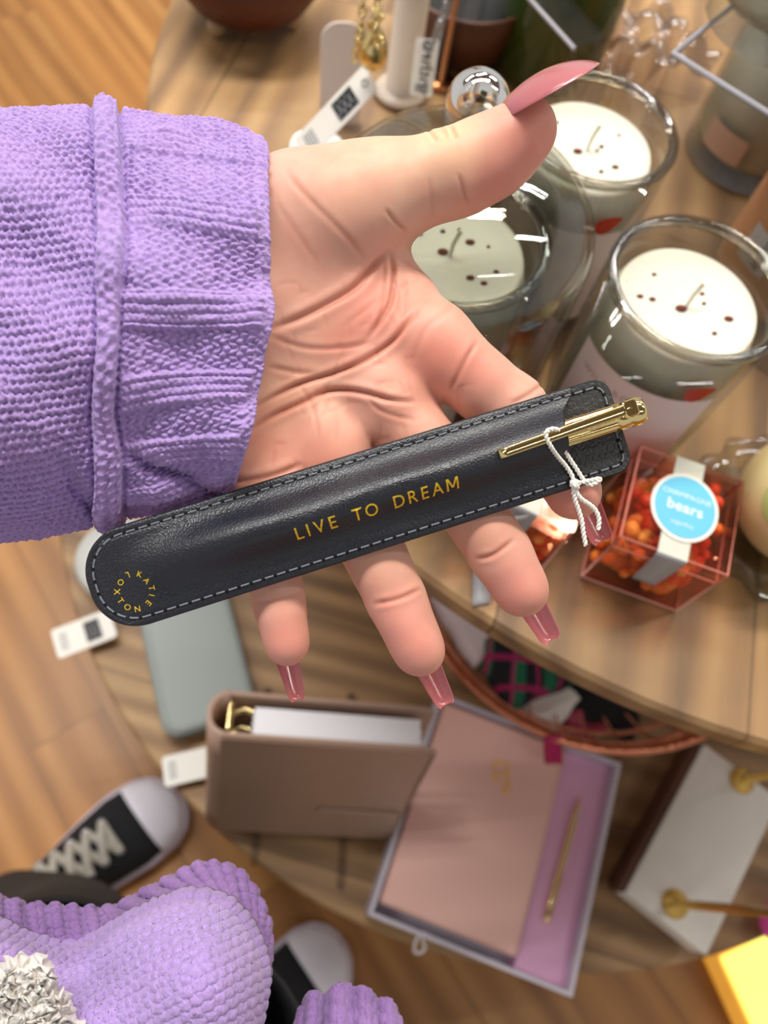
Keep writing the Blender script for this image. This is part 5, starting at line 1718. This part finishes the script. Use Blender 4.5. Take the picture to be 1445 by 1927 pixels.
# small trinkets near the rim
M_mag = mat('magenta_satin', (176, 12, 84), .4)
for k_, (px_, py_, m_, lab, nm, r_) in enumerate(((1010, 1352, M_goldsoft, 'small gold bangle lying inside the copper basket rim', 'gold_bangle', .013),
                                                 (1050, 1358, mat('pearl', (226, 220, 206), .25, coat=.5), 'cream pearl bangle beside the gold bangle in the basket', 'pearl_bangle', .012))):
    q = P(px_, py_, .345)
    t2 = MB().tube([(r_ * math.cos(a), r_ * math.sin(a), .0035 + .0008 * math.sin(a)) for a in np.linspace(0, 2 * PI, 40)[:-1]], .0034, 12, close=True).build(nm, m_, None)
    t2.location = (float(q[0]), float(q[1]), .3245); tag(t2, lab, 'bangle')
rs = P(1100, 1358, .34)
o = folded('rose_pouch', 'crinkled rose pink satin pouch in the basket beside the pearl bangle', 'pouch', rs, .05, .035, .018, .2, mat('rose_satin', (170, 60, 86), .35), .3245, 7)
q = P(1158, 1352, .36)
o = MB().box((-.02, -.012, 0), (.02, .012, .014), None, .003).build('cream_box', mat('cream_card', (206, 186, 150), .6), None); o.location = (float(q[0]), float(q[1]), .3245); o.rotation_euler = (0, 0, .1)
tag(o, 'little cream card box in the copper basket under the table edge', 'box')
# magenta ribbon end hanging over the rim
q0 = P(1045, 1384, ZB + .004); q1 = P(1040, 1400, ZB - .002); q2 = P(1042, 1438, ZB - .035)
dw = (P(1060, 1400, ZB) - P(1025, 1400, ZB)) / 2
g = np.array([[q + dw * s_ for s_ in (-1, -.3, .3, 1)] for q in spline([q0, q1, q2], 12)])
o = MB().grid(g).build('magenta_ribbon', M_mag, None, world=True); md = o.modifiers.new('t', 'SOLIDIFY'); md.thickness = .001
tag(o, 'dark magenta ribbon end hanging over the copper rim above the pink notebook', 'ribbon')

# marble slab with brass posts
mA, mB_, mC = P(1178, 1679, .365), P(1331, 1797, .365), P(1326, 1400, .365)
FM = frame(mA * [1, 1, 0] + [0, 0, LO_Z], mC - mA, mB_ - mA)
if FM[2, 2] < 0: FM[:3, 2] *= -1
mL, mW = np.linalg.norm(mC - mA), abs((mB_ - mA) @ FM[:3, 1])
n = N('white_marble')
z = n.n('TexNoise', {'Vector': n.coord(), 'Scale': 6.0, 'Detail': 4.0, 'Distortion': 0.6}).outputs[0]
M_marble = n.surf(n.n('BsdfPrincipled', {'Base Color': n.ramp(z, [(.3, lin((226, 221, 212))), (.5, lin((242, 238, 230))), (.7, lin((244, 242, 238)))]), 'Roughness': .25}).outputs[0])
M_cocoa = mat('cocoa', (96, 62, 44), .5, vary=.2)
t = thing('jewellery_rack', 'white marble slab on a walnut base with two brass posts', 'jewellery stand', (float((mB_[0] + mC[0]) / 2), float((mB_[1] + mC[1]) / 2), LO_Z))
MB().box((.006, -.006, 0), (mL - .002, mW - .006, .014), FM, .002).build('brown_base', M_cocoa, t, world=True)
MB().box((-.001, -.007, .014), (mL, -.0005, .040), FM, .001).build('brown_edge', M_cocoa, t, world=True)  # dark brown strip along one long side of the slab
MB().box((0, 0, .0145), (mL, mW, .045), FM, .003).build('marble_slab', M_marble, t, world=True)
for (fx, fy) in ((1270, 1701), (1396, 1469)):
    q = P(fx, fy, .366)
    fl_ = MB().lathe([(0, .045), (.0125, .045), (.013, .047), (.011, .049), (.006, .052), (.0045, .056), (0, .056)], 32, TR(q[0], q[1], LO_Z)).build('brass_flange', M_goldsoft, t, world=True)
    MB().tube([(q[0], q[1], LO_Z + .05), (q[0], q[1], LO_Z + .30)], .0038, 16).build('brass_post', M_goldsoft, t, world=True)
q1_, q2_ = P(1270, 1701, .366), P(1396, 1469, .366)
MB().tube([(q1_[0], q1_[1], LO_Z + .30), (q2_[0], q2_[1], LO_Z + .30)], .0042, 14).build('brass_crossbar', M_goldsoft, t, world=True)

# two grey cases with tags at the left of the shelf
M_sage = mat('sage_grey_leather', (146, 154, 150), .5, bump=(700, .2, .0004)); M_pale = mat('pale_grey_leather', (186, 188, 184), .5)
def case(name, label, c, w, h, ht, rz, r_, m_):
    t = thing(name, label, 'case', (float(c[0]), float(c[1]), LO_Z + .0005), rz)
    MB().slab(rrect(w, h, r_, 10), 0, ht * .47, None, .003).build('lower_shell', m_, t)
    MB().slab(rrect(w, h, r_, 10), ht * .53, ht, None, .004).build('upper_shell', m_, t)
    MB().slab(rrect(w - .004, h - .004, r_ - .002, 10), ht * .46, ht * .54).build('zip_band', mat('zip_grey', (120, 124, 122), .6), t)
    o_ = rrect(w - .014, h - .014, r_ - .006, 10)
    MB().tube(np.c_[o_, np.full(len(o_), ht + .0001)], .0006, 6, close=True).build('piping', m_, t)
    return t
ccs = (P(300, 1290, .345) + P(475, 1280, .345)) / 2
v1_ = P(440, 1150, .345) - P(487, 1330, .345); rzc = math.atan2(v1_[1], v1_[0]) - PI / 2
wc = np.linalg.norm(P(292, 1290, .345) - P(470, 1270, .345))
vdir = v1_ / np.linalg.norm(v1_); cb2 = (P(310, 1388, .345) + P(487, 1345, .345)) / 2
case('zip_case', 'sage grey rounded zip case lying beside the taupe planner', cb2 + vdir * .080, wc, .16, .028, rzc, .018, M_sage)
c1_ = P(215, 1062, .345)
case('round_case', 'pale grey round-ended case lying under the end of the pen pouch', c1_ + np.array([.006, .006, 0]), .094, .094, .030, .4, .046, M_pale)
price_tag('blurred white price tag sticking out left of the pen pouch', P(95, 1187, LO_Z + .012), P(205, 1145, LO_Z + .016), P(112, 1240, LO_Z + .012), logo=True, hole=False)
price_tag('white price tag between the sneaker toe and the taupe planner', P(304, 1425, LO_Z + .012), P(412, 1400, LO_Z + .016), P(317, 1480, LO_Z + .012), logo=False, hole=False)
# pink pouch peeping out under the sleeve
q = P(372, 950, LO_Z + .02)
t = thing('pink_pouch', 'soft pink pouch with a magenta tab peeping out under the cuff', 'pouch', (float(q[0]), float(q[1]), LO_Z))
u, v_ = np.meshgrid(np.linspace(-1, 1, 30), np.linspace(-1, 1, 30), indexing='ij')
e = np.clip((1 - np.abs(u) ** 4) * (1 - np.abs(v_) ** 4), 0, 1) ** .4
mb = MB().grid(np.stack([.06 * u, .045 * v_, .001 + .024 * e], -1)); mb.grid(np.stack([.06 * u, .045 * v_, 0 * u + .0005], -1), flip=True)
mb.build('pouch_body', mat('soft_pink', (206, 150, 162), .6), t)
MB().box((-.004, -.018, .0245), (.034, .004, .028), TR(rz=.2), .002).build('magenta_tab', mat('hot_magenta', (222, 16, 122), .45), t)
q = P(1470, 1738, LO_Z + .02)
t2 = MB().sphere((0, 0, .020), .020, 28, 16).build('pink_pompom', mat('hot_pink', (246, 96, 190), .7), None); t2.location = (float(q[0]), float(q[1]), LO_Z)
tag(t2, 'hot pink ball just showing at the right edge below the brass post', 'ball')

# yellow box on the floor, with emission on its top and sides
gA, gB = P(1350, 1797, .05), P(1438, 1755, .05)
M_glow = mat('emissive_yellow', (250, 236, 120), .5, emit=((255, 238, 110), 1.9)); M_glowside = mat('amber_side', (240, 176, 70), .5, emit=((255, 180, 70), .6))
FG = frame(gA * [1, 1, 0], gB - gA, np.array([(gB - gA)[1], -(gB - gA)[0], 0]))
FG[:3, 2] = [0, 0, 1]
t = thing('yellow_box', 'glowing yellow box on the floor at the bottom right corner', 'lamp', (float(gA[0]), float(gA[1]), 0))
MB().box((0, 0, 0), (.30, .24, .044), FG, .004).build('box_body', M_glowside, t, world=True)
MB().box((.004, .004, .044), (.296, .236, .05), FG, .003).build('top_panel', M_glow, t, world=True)
